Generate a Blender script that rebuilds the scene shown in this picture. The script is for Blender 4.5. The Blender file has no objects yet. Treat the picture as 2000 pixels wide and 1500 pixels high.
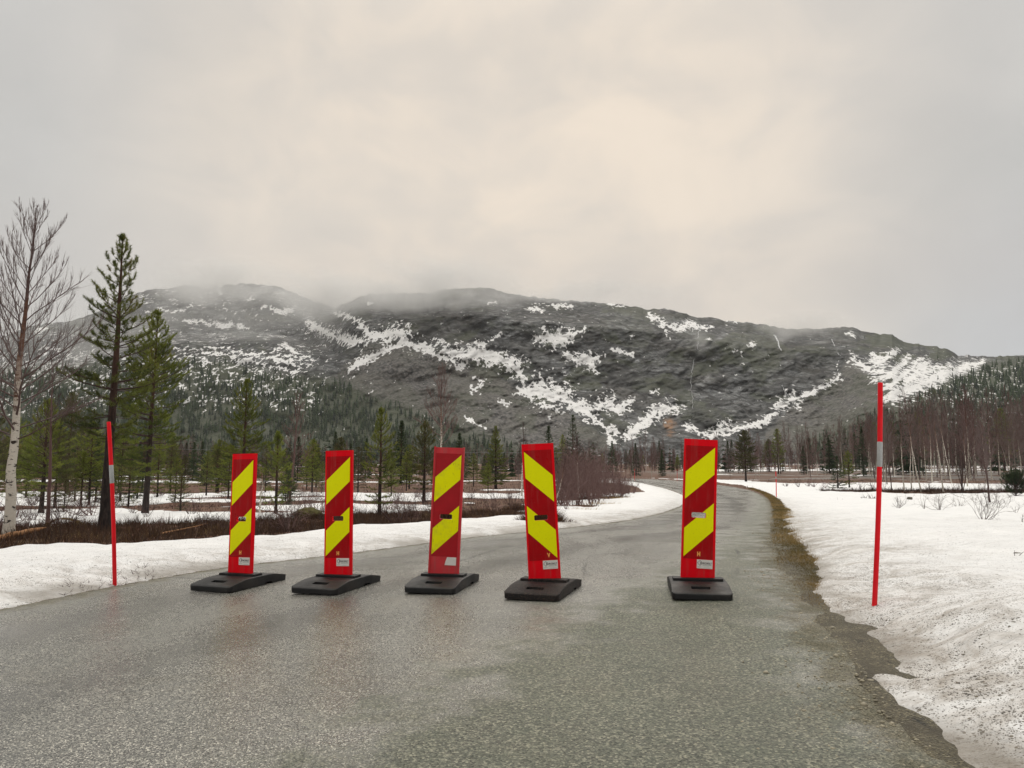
import bpy, bmesh, math, random
import numpy as np
from mathutils import Vector, Matrix

SC = bpy.context.scene
COL = SC.collection
R = math.radians

# ------------------------------------------------------------------ camera
PITCH = R(6.35)
FPX = 1455.0                      # focal length in pixels of a 2000 px wide frame
cam_d = bpy.data.cameras.new('camera')
cam = bpy.data.objects.new('camera', cam_d)
COL.objects.link(cam)
cam.location = (0, 0, 1.0)
cam.rotation_euler = (math.pi / 2 + PITCH, 0, 0)
cam_d.sensor_fit = 'HORIZONTAL'
cam_d.sensor_width = 36
cam_d.lens = 36 * FPX / 2000
cam_d.clip_start = 0.05
cam_d.clip_end = 8000
SC.camera = cam

# ------------------------------------------------------------------ sky, sun, exposure
SUN_EL, SUN_AZ = R(52), R(8)      # azimuth measured from +Y towards +X
world = bpy.data.worlds.new('World')
SC.world = world
world.use_nodes = True
wt = world.node_tree
wt.nodes.clear()


class NB:
    """tiny node builder"""
    def __init__(s, tree):
        s.t = tree

    def n(s, typ, props=None, **ins):
        nd = s.t.nodes.new(typ)
        for k, v in (props or {}).items():
            setattr(nd, k, v)
        for k, v in ins.items():
            key = int(k[1:]) if k[0] == 'i' and k[1:].isdigit() else k.replace('_', ' ')
            s.set(nd.inputs[key], v)
        return nd

    def set(s, sock, v):
        if isinstance(v, bpy.types.NodeSocket):
            s.t.links.new(v, sock)
        else:
            if sock.type == 'RGBA' and isinstance(v, (tuple, list)) and len(v) == 3:
                v = (*v, 1)
            sock.default_value = v

    def math(s, op, a, b=0.0, clamp=False):
        nd = s.n('ShaderNodeMath', dict(operation=op, use_clamp=clamp), i0=a, i1=b)
        return nd.outputs[0]

    def mix(s, f, a, b, mode='MIX'):
        nd = s.t.nodes.new('ShaderNodeMix')
        nd.data_type = 'RGBA'
        nd.blend_type = mode
        s.set(nd.inputs[0], f)
        s.set(nd.inputs[6], a)
        s.set(nd.inputs[7], b)
        return nd.outputs[2]

    def ramp(s, f, stops, interp='LINEAR'):
        nd = s.t.nodes.new('ShaderNodeValToRGB')
        cr = nd.color_ramp
        cr.interpolation = interp
        while len(cr.elements) < len(stops):
            cr.elements.new(0.5)
        for e, (p, c) in zip(cr.elements, stops):
            e.position = p
            if isinstance(c, (int, float)):
                c = (c, c, c)
            e.color = (*c, 1)
        s.set(nd.inputs[0], f)
        return nd.outputs[0]

    def maprange(s, v, a, b, c=0.0, d=1.0, smooth=False):
        nd = s.n('ShaderNodeMapRange', dict(interpolation_type='SMOOTHSTEP' if smooth else 'LINEAR', clamp=True),
                 i0=v, i1=a, i2=b, i3=c, i4=d)
        return nd.outputs[0]

    def noise(s, vec, scale, detail=4, rough=0.55, dist=0.0):
        return s.n('ShaderNodeTexNoise', Vector=vec, Scale=scale, Detail=detail, Roughness=rough, Distortion=dist).outputs[0]

    def voro(s, vec, scale, feature='F1', out=0, rand=1.0):
        nd = s.n('ShaderNodeTexVoronoi', dict(feature=feature), Vector=vec, Scale=scale, Randomness=rand)
        return nd.outputs[out]

    def mapping(s, vec, scale=(1, 1, 1), rot=(0, 0, 0), loc=(0, 0, 0)):
        return s.n('ShaderNodeMapping', Vector=vec, Scale=scale, Rotation=rot, Location=loc).outputs[0]

    def attr(s, name, out=2):
        return s.n('ShaderNodeAttribute', dict(attribute_name=name)).outputs[out]


def lin(r, g, b):
    f = lambda c: (c / 255 / 12.92) if c <= 10 else ((c / 255 + 0.055) / 1.055) ** 2.4
    return (f(r), f(g), f(b))


wb = NB(wt)
tc = wb.n('ShaderNodeTexCoord').outputs['Generated']
sky = wb.n('ShaderNodeTexSky', dict(sky_type='NISHITA', sun_disc=False, sun_elevation=SUN_EL, sun_rotation=SUN_AZ)).outputs[0]
sep = wb.n('ShaderNodeSeparateXYZ', Vector=tc)
sx, sy, sz = sep.outputs
# stratus cloud deck: grey, a warm thin spot where the sun is behind it, soft cloud structure
glowdir = Vector((0.02, math.cos(R(20)), math.sin(R(20)))).normalized()
dot = wb.n('ShaderNodeVectorMath', dict(operation='DOT_PRODUCT'), i0=tc, i1=glowdir).outputs['Value']
glow = wb.maprange(dot, 0.83, 1.0, 0, 1, True)
cvec = wb.mapping(tc, scale=(1.0, 1.0, 1.9))
n1 = wb.noise(cvec, 2.2, 6, 0.5, 0.6)
n2 = wb.noise(wb.mapping(tc, scale=(1, 1, 1.6), loc=(3.1, 1.2, 7)), 5.5, 5, 0.5, 0.5)
dense = wb.mix(n1, lin(181, 181, 178), lin(213, 208, 201))
gl2 = wb.math('MULTIPLY', glow, wb.maprange(n2, 0.34, 0.66, 0.55, 1.0, True))
warm = wb.mix(gl2, dense, lin(232, 218, 200))
cool = wb.math('MULTIPLY', wb.maprange(sx, 0.38, 0.60, 0, 1, True), wb.maprange(sz, 0.34, 0.10, 0, 1, True))
deck = wb.mix(wb.math('MULTIPLY', cool, 0.75), warm, lin(190, 195, 202))
low = wb.math('MULTIPLY', wb.maprange(sz, 0.34, 0.22, 0, 1, True), wb.maprange(n1, 0.35, 0.65, 0.75, 0.25, True))
deck = wb.mix(wb.math('MULTIPLY', low, 0.7), deck, lin(190, 184, 178))
mott = wb.maprange(n2, 0.3, 0.7, 0.97, 1.04)
zen = wb.maprange(sz, 0.50, 1.0, 0.92, 2.1, True)
deck = wb.n('ShaderNodeVectorMath', dict(operation='SCALE'), i0=deck, Scale=wb.math('MULTIPLY', wb.math('MULTIPLY', mott, zen), 9.3)).outputs[0]
final = wb.mix(0.95, sky, deck)
bg = wb.n('ShaderNodeBackground', Color=final, Strength=0.1)
wt.links.new(bg.outputs[0], wb.n('ShaderNodeOutputWorld').inputs[0])

sun_d = bpy.data.lights.new('sun', 'SUN')
sun_d.energy = 1.1
sun_d.angle = R(40)
sun_d.color = (1.0, 0.95, 0.87)
sun = bpy.data.objects.new('sun', sun_d)
COL.objects.link(sun)
sv = Vector((math.sin(SUN_AZ) * math.cos(SUN_EL), math.cos(SUN_AZ) * math.cos(SUN_EL), math.sin(SUN_EL)))
sun.rotation_euler = sv.to_track_quat('Z', 'Y').to_euler()
sun.location = (0, 0, 60)

SC.view_settings.view_transform = 'Standard'
SC.view_settings.look = 'None'
SC.view_settings.exposure = 0.32
SC.view_settings.gamma = 1.0
SC.view_settings.use_curve_mapping = False
SC.render.engine = 'CYCLES'
SC.cycles.max_bounces = 6
SC.cycles.diffuse_bounces = 3
SC.cycles.glossy_bounces = 3
SC.cycles.volume_bounces = 1
SC.cycles.transparent_max_bounces = 8
SC.cycles.volume_step_rate = 4.0
SC.cycles.volume_max_steps = 128

HAZE_DENSITY = 0.00005
MIST_DENSITY = 0.025

# ------------------------------------------------------------------ numpy helpers
rng = np.random.default_rng(7)


def _h(ix, iy, s):
    n = (ix.astype(np.int64) * 374761393 + iy.astype(np.int64) * 668265263 + s * 144665) & 0x7fffffff
    n = ((n ^ (n >> 13)) * 1274126177) & 0x7fffffff
    n = n ^ (n >> 16)
    return (n & 0xffff) / 65535.0


def vnoise(x, y, s=0):
    x = np.asarray(x, float); y = np.asarray(y, float)
    ix = np.floor(x); iy = np.floor(y)
    fx = x - ix; fy = y - iy
    fx = fx * fx * fx * (fx * (fx * 6 - 15) + 10); fy = fy * fy * fy * (fy * (fy * 6 - 15) + 10)
    a = _h(ix, iy, s); b = _h(ix + 1, iy, s); c = _h(ix, iy + 1, s); d = _h(ix + 1, iy + 1, s)
    return (a + (b - a) * fx) * (1 - fy) + (c + (d - c) * fx) * fy


def fbm(x, y, oct=4, s=0, gain=0.5):
    t = 0.0; a = 1.0; w = 0.0
    x = np.asarray(x, float); y = np.asarray(y, float)
    for o in range(oct):
        t = t + a * vnoise(x, y, s + o * 17)
        w += a; a *= gain
        x, y = x * 1.93 + y * 0.55 + 11.3, y * 1.93 - x * 0.55 + 5.7
    return t / w            # about 0..1, mean 0.5


def sstep(x, a, b):
    t = np.clip((np.asarray(x, float) - a) / (b - a), 0, 1)
    return t * t * (3 - 2 * t)


def sd_poly(px, py, poly):
    """signed distance to a closed polygon, positive inside"""
    px = np.asarray(px, float); py = np.asarray(py, float)
    d2 = np.full(px.shape, 1e18); ins = np.zeros(px.shape, bool)
    n = len(poly)
    for i in range(n):
        ax, ay = poly[i]; bx, by = poly[(i + 1) % n]
        ex, ey = bx - ax, by - ay
        L = ex * ex + ey * ey + 1e-12
        t = np.clip(((px - ax) * ex + (py - ay) * ey) / L, 0, 1)
        dx = px - ax - t * ex; dy = py - ay - t * ey
        d2 = np.minimum(d2, dx * dx + dy * dy)
        if ay != by:
            c = ((ay > py) != (by > py)) & (px < (bx - ax) * (py - ay) / (by - ay) + ax)
            ins ^= c
    d = np.sqrt(d2)
    return np.where(ins, d, -d)


def smooth_line(pts, n=3):
    """Chaikin corner cutting of an open polyline"""
    p = np.array(pts, float)
    for _ in range(n):
        q = 0.75 * p[:-1] + 0.25 * p[1:]
        r = 0.25 * p[:-1] + 0.75 * p[1:]
        m = np.empty((len(q) * 2, p.shape[1])); m[0::2] = q; m[1::2] = r
        p = np.vstack([p[:1], m, p[-1:]])
    return p


# ------------------------------------------------------------------ terrain
ZY = np.array([(-60, 0), (8, 0), (12, -.10), (20, -.36), (32, -.72), (52, -1.0), (100, -1.25), (160, -1.45),
               (230, -1.0), (330, 0.0), (450, 2.0), (700, 4.0), (1500, 6.0), (4000, 6)])


def Bz(x, y):
    x = np.asarray(x, float); y = np.asarray(y, float)
    z = np.interp(y, ZY[:, 0], ZY[:, 1])
    cross = 0.025 * np.clip(x + 0.9, -3.6, 2.6)
    return z + cross * (1 - sstep(y, 10, 28))


CP, SP = math.cos(PITCH), math.sin(PITCH)


def ray(px, py):
    u, v = px - 1000, 750 - py
    return np.array([u, CP * FPX - SP * v, SP * FPX + CP * v])


def G(px, py):
    """where a line of sight meets the ground"""
    d = ray(px, py)
    d = d / d[1]
    ys = np.concatenate([np.linspace(1.2, 60, 1500), np.linspace(60.2, 600, 1500)])
    h = 1 + d[2] * ys - Bz(d[0] * ys, ys)
    k = np.where(h <= 0)[0]
    y = ys[k[0]] if len(k) else 330.0
    if len(k) and k[0] > 0:
        i = k[0]
        y = ys[i - 1] + (ys[i] - ys[i - 1]) * h[i - 1] / (h[i - 1] - h[i])
    return np.array([d[0] * y, y])


def Gl(pts):
    return [tuple(G(*p)) for p in pts]


def top_height(px, py, y):
    d = ray(px, py)
    return 1 + d[2] / d[1] * y


# road edges (left / inner and right / outer)
L1 = [(-22, -12), (-11.5, -6), (-6.6, 0)] + Gl([(0, 1192), (100, 1170), (230, 1143), (440, 1108), (560, 1094), (700, 1078), (840, 1060),
     (970, 1044), (1100, 1032), (1200, 1021), (1280, 1006), (1330, 988), (1346, 976), (1335, 965), (1290, 951), (1240, 940), (1150, 936.5), (1040, 935)])
R1 = [(0.2, -12), (1.1, -4), (1.35, 0)] + Gl([(1840, 1492), (1740, 1396), (1660, 1270), (1575, 1180), (1525, 1110), (1507, 1060), (1507, 1020), (1508, 990),
     (1496, 970), (1465, 956), (1400, 946), (1330, 939), (1265, 935), (1150, 933), (1040, 932)])
L1s, R1s = smooth_line(L1, 2), smooth_line(R1, 2)
ROAD = np.vstack([L1s, R1s[::-1]])
ROUGH = np.vstack([smooth_line([(-1.6, -6), (-1.0, 0)] + Gl([(560, 1480), (830, 1350), (1010, 1255), (1180, 1165), (1330, 1100), (1410, 1050), (1455, 1005), (1480, 985), (1470, 966)]), 2), R1s[::-1][22:]])
# snow outlines
L2 = [(-26, 2)] + Gl([(-420, 1136), (0, 1077), (240, 1068), (420, 1058), (500, 1050), (610, 1041), (700, 1031), (800, 1026), (950, 1014), (1060, 1008), (1105, 1004),
     (1150, 992), (1195, 981), (1232, 968), (1262, 962), (1245, 953), (1215, 945), (1150, 940.5)])
SNOW_L = np.vstack([L1s[:-3], np.array(L2)[::-1]])
R2 = [(2.6, -6), (2.2, 0.5)] + Gl([(1990, 1620), (1900, 1530), (1850, 1475), (1812, 1425), (1790, 1392), (1760, 1372), (1722, 1345), (1716, 1318), (1738, 1318), (1790, 1328),
     (1798, 1318), (1772, 1306), (1748, 1284), (1716, 1248), (1688, 1224), (1640, 1196), (1604, 1160), (1592, 1116), (1572, 1080), (1540, 1040),
     (1532, 1012), (1534, 988), (1518, 970), (1488, 957), (1440, 946), (1400, 942), (1330, 936), (1250, 932.5)])
R3 = Gl([(1400, 937), (1560, 944), (1680, 944), (1800, 943), (1900, 946), (2100, 948), (2600, 950)]) + [(60, 10), (30, -12)]
SNOW_R = np.vstack([smooth_line(R2, 1), np.array(R3)])

# fan grid: fine in front, coarse at the sides; APEX behind the viewer so that near ground is dense
APEX = np.array([0.0, -2.0])


def fan(nth, nr, r0, r1, wide=100, core=47):
    a = np.concatenate([np.linspace(-wide, -core, 22)[:-1], np.linspace(-core, core, nth), np.linspace(core, wide, 22)[1:]])
    r = np.geomspace(r0, r1, nr)
    A, RR = np.meshgrid(np.radians(a), r)
    return APEX[0] + RR * np.sin(A), APEX[1] + RR * np.cos(A)


def grid_faces(nr, nc):
    i = np.arange(nr * nc).reshape(nr, nc)
    return np.stack([i[:-1, :-1], i[:-1, 1:], i[1:, 1:], i[1:, :-1]], -1).reshape(-1, 4)


def mesh_from(name, V, F, mats=(), attrs=None, smooth=False, midx=None):
    """F: (n,k) array or list of such arrays"""
    if not isinstance(F, list):
        F = [F]
    F = [np.asarray(f, np.int32) for f in F if len(f)]
    me = bpy.data.meshes.new(name)
    V = np.asarray(V, np.float32)
    me.vertices.add(len(V))
    me.vertices.foreach_set('co', V.ravel())
    tot = np.concatenate([np.full(len(f), f.shape[1], np.int32) for f in F])
    idx = np.concatenate([f.ravel() for f in F])
    me.loops.add(len(idx))
    me.loops.foreach_set('vertex_index', idx)
    me.polygons.add(len(tot))
    st = np.concatenate([[0], np.cumsum(tot)[:-1]]).astype(np.int32)
    me.polygons.foreach_set('loop_start', st)
    if midx is not None:
        me.polygons.foreach_set('material_index', np.asarray(midx, np.int32))
    if smooth:
        me.polygons.foreach_set('use_smooth', np.ones(len(tot), bool))
    me.update(calc_edges=True)
    for k, v in (attrs or {}).items():
        at = me.attributes.new(k, 'FLOAT', 'POINT')
        at.data.foreach_set('value', np.asarray(v, np.float32).ravel())
    for m in mats:
        me.materials.append(m)
    return me


def compact(V, F, attrs):
    used = np.unique(F)
    remap = np.full(len(V), -1, np.int64)
    remap[used] = np.arange(len(used))
    return V[used], remap[F], {k: np.asarray(v).ravel()[used] for k, v in attrs.items()}


def link(name, data, parent=None, **props):
    o = bpy.data.objects.new(name, data)
    COL.objects.link(o)
    if parent is not None:
        o.parent = parent
    for k, v in props.items():
        o[k] = v
    return o


def thing(name, label, cat, loc=(0, 0, 0), rz=0, group=None, data=None):
    o = link(name, data)
    o.location = loc
    o.rotation_euler = (0, 0, rz)
    o['label'] = label
    o['category'] = cat
    if group:
        o['group'] = group
    return o


# ------------------------------------------------------------------ materials
MATS = {}


def mat(name):
    m = bpy.data.materials.new(name)
    m.use_nodes = True
    m.node_tree.nodes.clear()
    nb = NB(m.node_tree)
    out = nb.n('ShaderNodeOutputMaterial')
    MATS[name] = m
    return m, nb, out


def principled(nb, out, normal=None, **kw):
    b = nb.n('ShaderNodeBsdfPrincipled')
    for k, v in kw.items():
        nb.set(b.inputs[k.replace('_', ' ')], v)
    if normal is not None:
        nb.set(b.inputs['Normal'], normal)
    nb.t.links.new(b.outputs[0], out.inputs[0])
    return b


def bump(nb, h, strength, dist):
    return nb.n('ShaderNodeBump', Height=h, Strength=strength, Distance=dist).outputs[0]


def obco(nb):
    return nb.n('ShaderNodeTexCoord').outputs['Object']


def simple(name, col, rough=0.5, var=0.12, scale=8.0, spec=0.5, bmp=0.0, bscale=80, grime=0.0):
    m, nb, out = mat(name)
    co = obco(nb)
    n = nb.noise(co, scale, 5, 0.6)
    c = nb.mix(nb.maprange(n, 0.3, 0.7), tuple(x * (1 - var) for x in col), tuple(min(1, x * (1 + var)) for x in col))
    if grime:      # road spray: fine specks and a few faint runs
        c = nb.mix(nb.maprange(nb.noise(co, 70, 4, .7), .60, .72, 0, grime), c, lin(96, 82, 72))
        c = nb.mix(nb.maprange(nb.noise(nb.mapping(co, scale=(30, 30, 3)), 1.0, 4, .6), .52, .75, 0, grime * .6), c, lin(128, 104, 96))
    r = nb.maprange(nb.noise(co, scale * 2.3, 4), 0.3, 0.7, max(0.02, rough - 0.08), min(1, rough + 0.08))
    nm = bump(nb, nb.noise(co, bscale, 4), 0.5, bmp) if bmp else None
    principled(nb, out, nm, Base_Color=c, Roughness=r, Specular_IOR_Level=spec)
    return m


def m_road():
    m, nb, out = mat('wet_asphalt')
    co = obco(nb)
    rough = nb.attr('rough'); edge = nb.attr('edge')
    big = nb.noise(co, 0.9, 5, 0.6)
    mid = nb.noise(co, 6.0, 5, 0.6)
    rz = nb.maprange(nb.math('ADD', rough, nb.maprange(nb.noise(co, 2.5, 5, 0.65), 0.25, 0.75, -0.55, 0.55)), -0.35, 0.45, 0, 1, True)
    # aggregate stones
    v = nb.voro(co, 210)
    vc = nb.n('ShaderNodeTexVoronoi', Vector=co, Scale=210.0).outputs['Color']
    vcs = nb.n('ShaderNodeSeparateColor', Color=vc).outputs[0]
    v2c = nb.n('ShaderNodeTexVoronoi', Vector=co, Scale=115.0).outputs['Color']
    v2s = nb.n('ShaderNodeSeparateColor', Color=v2c).outputs[1]
    v2 = nb.voro(co, 115)
    pits = nb.noise(co, 62, 4, 0.75)
    stone_s = nb.ramp(vcs, [(0.0, lin(54, 55, 54)), (0.5, lin(102, 101, 97)), (0.86, lin(140, 138, 130)), (1.0, lin(226, 221, 206))])
    stone_r = nb.ramp(v2s, [(0.0, lin(36, 40, 36)), (0.5, lin(94, 99, 86)), (0.8, lin(140, 140, 122)), (1.0, lin(198, 194, 170))])
    stone_r = nb.mix(0.45, stone_r, nb.ramp(vcs, [(0, lin(50, 52, 46)), (1, lin(140, 138, 122))]))
    stone_r = nb.mix(nb.maprange(pits, 0.34, 0.46, 0.92, 0.0), stone_r, lin(20, 22, 19))
    c = nb.mix(rz, stone_s, stone_r)
    tone = nb.maprange(big, 0.25, 0.75, 0.78, 1.2)
    c = nb.mix(1.0, c, nb.n('ShaderNodeCombineColor', Red=tone, Green=tone, Blue=tone).outputs[0], 'MULTIPLY')
    green = nb.math('MULTIPLY', nb.maprange(mid, 0.35, 0.65), nb.maprange(rz, 0.2, 1, 0.15, 0.6))
    c = nb.mix(nb.math('MULTIPLY', green, 0.45), c, lin(74, 86, 70))
    c = nb.mix(nb.math('MULTIPLY', nb.maprange(nb.noise(co, 1.7, 5, 0.6, 0.6), 0.52, 0.7), 0.18), c, lin(108, 98, 78))
    # mud washed in along the edges
    em = nb.maprange(nb.math('ADD', edge, nb.maprange(mid, .2, .8, -.16, .24)), 0.0, 0.34, 1.0, 0.0, True)
    c = nb.mix(nb.math('MULTIPLY', nb.maprange(nb.math('ADD', edge, nb.maprange(mid, .2, .8, -.16, .24)), 0.0, 0.34, 0.85, 0.0, True), 1.0), c, nb.mix(vcs, lin(56, 54, 44), lin(128, 122, 102)))
    # cracks
    wob = nb.mix(0.06, co, nb.n('ShaderNodeTexNoise', Vector=co, Scale=3.0, Detail=5.0).outputs[1], 'ADD')
    cr = nb.voro(nb.mapping(wob, scale=(0.55, 0.30, 1), rot=(0, 0, 0.5)), 1.0, 'DISTANCE_TO_EDGE')
    yy = nb.n('ShaderNodeSeparateXYZ', Vector=co).outputs[1]
    crm = nb.math('MULTIPLY', nb.maprange(cr, 0.002, 0.011, 1, 0), nb.maprange(nb.noise(co, 0.8, 3), 0.45, 0.55))
    crm = nb.math('MULTIPLY', crm, nb.maprange(yy, 5.5, 7.5))
    c = nb.mix(nb.math('MULTIPLY', crm, 0.75), c, lin(34, 33, 30))
    tk = nb.maprange(nb.math('ADD', nb.attr('track'), nb.maprange(mid, .3, .7, -.3, .3)), .2, 1, 0, .28)
    c = nb.mix(tk, c, lin(58, 57, 55))
    # smooth bitumen stains
    st = nb.maprange(nb.noise(nb.mapping(co, scale=(0.5, 1.6, 1), rot=(0, 0, -0.5)), 1.1, 4, 0.55, 0.8), 0.665, 0.69)
    st = nb.math('MULTIPLY', st, nb.math('SUBTRACT', 1.0, rz))
    c = nb.mix(nb.math('MULTIPLY', st, 0.6), c, lin(66, 64, 62))
    wet = nb.maprange(nb.noise(nb.mapping(co, scale=(1.0, 0.45, 1), rot=(0, 0, -0.5)), 0.75, 5, 0.6, 0.4), 0.33, 0.66)
    trk = nb.maprange(nb.attr('track'), 0, 1, 0.0, -0.10)
    r_s = nb.math('ADD', nb.maprange(wet, 0, 1, 0.38, 0.15), trk)
    r_ = nb.math('ADD', r_s, nb.math('MULTIPLY', rz, 0.22), True)
    r_ = nb.math('ADD', r_, nb.math('MULTIPLY', em, 0.4), True)
    r_ = nb.math('ADD', r_, nb.maprange(vcs, 0, 1, -0.05, 0.08), True)
    h = nb.math('ADD', nb.math('MULTIPLY', v, 0.20), nb.math('MULTIPLY', nb.math('ADD', v2, pits), nb.math('ADD', nb.math('MULTIPLY', rz, 1.3), 0.05)))
    nm = bump(nb, h, 0.75, 0.006)
    principled(nb, out, nm, Base_Color=c, Roughness=r_, Specular_IOR_Level=nb.math('MULTIPLY', nb.maprange(rz, 0, 1, 0.62, 0.36), nb.maprange(em, 0, 1, 1, .5)))
    return m


def m_ground():
    m, nb, out = mat('bog_ground')
    co = obco(nb)
    verge = nb.attr('verge')
    a = nb.noise(co, 0.55, 6, 0.65)
    b = nb.noise(co, 5.0, 6, 0.7)
    c = nb.mix(nb.maprange(a, 0.35, 0.65), lin(94, 56, 42), lin(116, 78, 56))
    c = nb.mix(nb.maprange(b, 0.40, 0.68), c, lin(58, 44, 33))
    c = nb.mix(nb.math('MULTIPLY', nb.maprange(nb.noise(co, 1.6, 5, 0.6), 0.52, 0.66), 0.6), c, lin(92, 84, 48))
    water = nb.attr('water')
    wn = nb.noise(nb.mapping(co, scale=(0.03, 0.12, 1)), 1.0, 4, 0.55)
    wm = nb.math('MULTIPLY', water, nb.maprange(wn, 0.47, 0.53))
    gv = nb.voro(co, 130)
    gc = nb.n('ShaderNodeSeparateColor', Color=nb.n('ShaderNodeTexVoronoi', Vector=co, Scale=130.0).outputs['Color']).outputs[0]
    grav = nb.ramp(gc, [(0, lin(62, 58, 44)), (0.5, lin(108, 102, 80)), (0.85, lin(136, 127, 100)), (1, lin(182, 172, 142))])
    soil = nb.mix(nb.maprange(nb.noise(co, 3.3, 6, 0.65), 0.36, 0.6), lin(84, 77, 60), grav)
    soil = nb.mix(nb.maprange(nb.noise(nb.mapping(co, scale=(2, 0.7, 1), rot=(0, 0, 0.5)), 6, 6, 0.7), 0.56, 0.70), soil, lin(24, 22, 16))
    c = nb.mix(verge, c, soil)
    c = nb.mix(wm, c, lin(96, 92, 86))
    h = nb.math('ADD', nb.math('MULTIPLY', b, 1.0), nb.math('MULTIPLY', gv, verge))
    nm = bump(nb, h, 0.8, 0.03)
    principled(nb, out, nm, Base_Color=c, Roughness=nb.math('SUBTRACT', nb.math('SUBTRACT', 0.85, nb.math('MULTIPLY', verge, 0.3)), nb.math('MULTIPLY', wm, 0.55)), Specular_IOR_Level=0.35)
    return m


def m_snow():
    m, nb, out = mat('old_snow')
    co = obco(nb)
    dirt = nb.attr('dirt'); slush = nb.attr('slush')
    a = nb.noise(co, 1.4, 5, 0.6)
    b = nb.noise(co, 14.0, 6, 0.7)
    base = nb.mix(nb.maprange(a, 0.3, 0.7), (0.78, 0.78, 0.775), (0.87, 0.866, 0.855))
    base = nb.mix(nb.math('MULTIPLY', nb.math('MULTIPLY', dirt, nb.maprange(nb.noise(co, 3.2, 6, 0.7, 0.8), 0.42, 0.64)), 0.75), base, lin(132, 118, 100))
    base = nb.mix(nb.math('MULTIPLY', nb.math('MULTIPLY', dirt, dirt), nb.maprange(a, .3, .7, .05, .4)), base, lin(178, 172, 164))
    # grit thrown up from the road and needle litter, sparser away from the road
    warp = nb.mix(0.03, co, nb.n('ShaderNodeTexNoise', Vector=co, Scale=30.0, Detail=2.0).outputs[1], 'ADD')
    v1 = nb.n('ShaderNodeTexVoronoi', Vector=nb.mapping(warp, scale=(1, 0.7, 1)), Scale=62.0)
    k1 = nb.n('ShaderNodeSeparateColor', Color=v1.outputs[1]).outputs
    dens = nb.math('MULTIPLY', nb.maprange(nb.noise(nb.mapping(co, scale=(1, 1.5, 1), rot=(0, 0, .4)), 2.4, 6, 0.7, .5), 0.36, 0.62), dirt)
    thr = nb.math('SUBTRACT', 1.0, nb.math('ADD', nb.math('MULTIPLY', dens, 1.0), 0.012))
    on = nb.math('GREATER_THAN', k1[0], thr)
    size = nb.maprange(k1[1], 0, 1, 0.10, 0.42)
    sp = nb.math('MULTIPLY', on, nb.math('LESS_THAN', v1.outputs[0], size))
    v2 = nb.n('ShaderNodeTexVoronoi', Vector=nb.mapping(warp, scale=(1, 0.6, 1), loc=(5, 3, 1)), Scale=140.0)
    k2 = nb.n('ShaderNodeSeparateColor', Color=v2.outputs[1]).outputs
    thr2 = nb.math('SUBTRACT', 1.0, nb.math('ADD', nb.math('MULTIPLY', dens, 0.95), 0.010))
    sp2 = nb.math('MULTIPLY', nb.math('GREATER_THAN', k2[0], thr2), nb.math('LESS_THAN', v2.outputs[0], 0.40))
    gcol = nb.mix(k1[2], lin(44, 40, 33), lin(98, 88, 66))
    c = nb.mix(nb.math('MULTIPLY', sp, 0.9), base, gcol)
    c = nb.mix(nb.math('MULTIPLY', sp2, 0.8), c, lin(66, 58, 46))
    c = nb.mix(nb.math('MULTIPLY', slush, nb.maprange(nb.noise(co, 5, 5, 0.6), 0.25, 0.75, 0.6, 0.95)), c, lin(126, 118, 106))
    rip = nb.noise(nb.mapping(co, scale=(5, 11, 5), rot=(0, 0, 0.35)), 1.0, 5, 0.6, 0.5)
    h = nb.math('ADD', nb.math('MULTIPLY', b, 0.4), rip)
    h = nb.math('ADD', h, nb.math('MULTIPLY', sp, 0.35))
    nm = bump(nb, h, 0.8, 0.055)
    principled(nb, out, nm, Base_Color=c, Roughness=nb.math('SUBTRACT', 0.62, nb.math('MULTIPLY', slush, 0.3)), Specular_IOR_Level=0.3)
    return m


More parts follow.
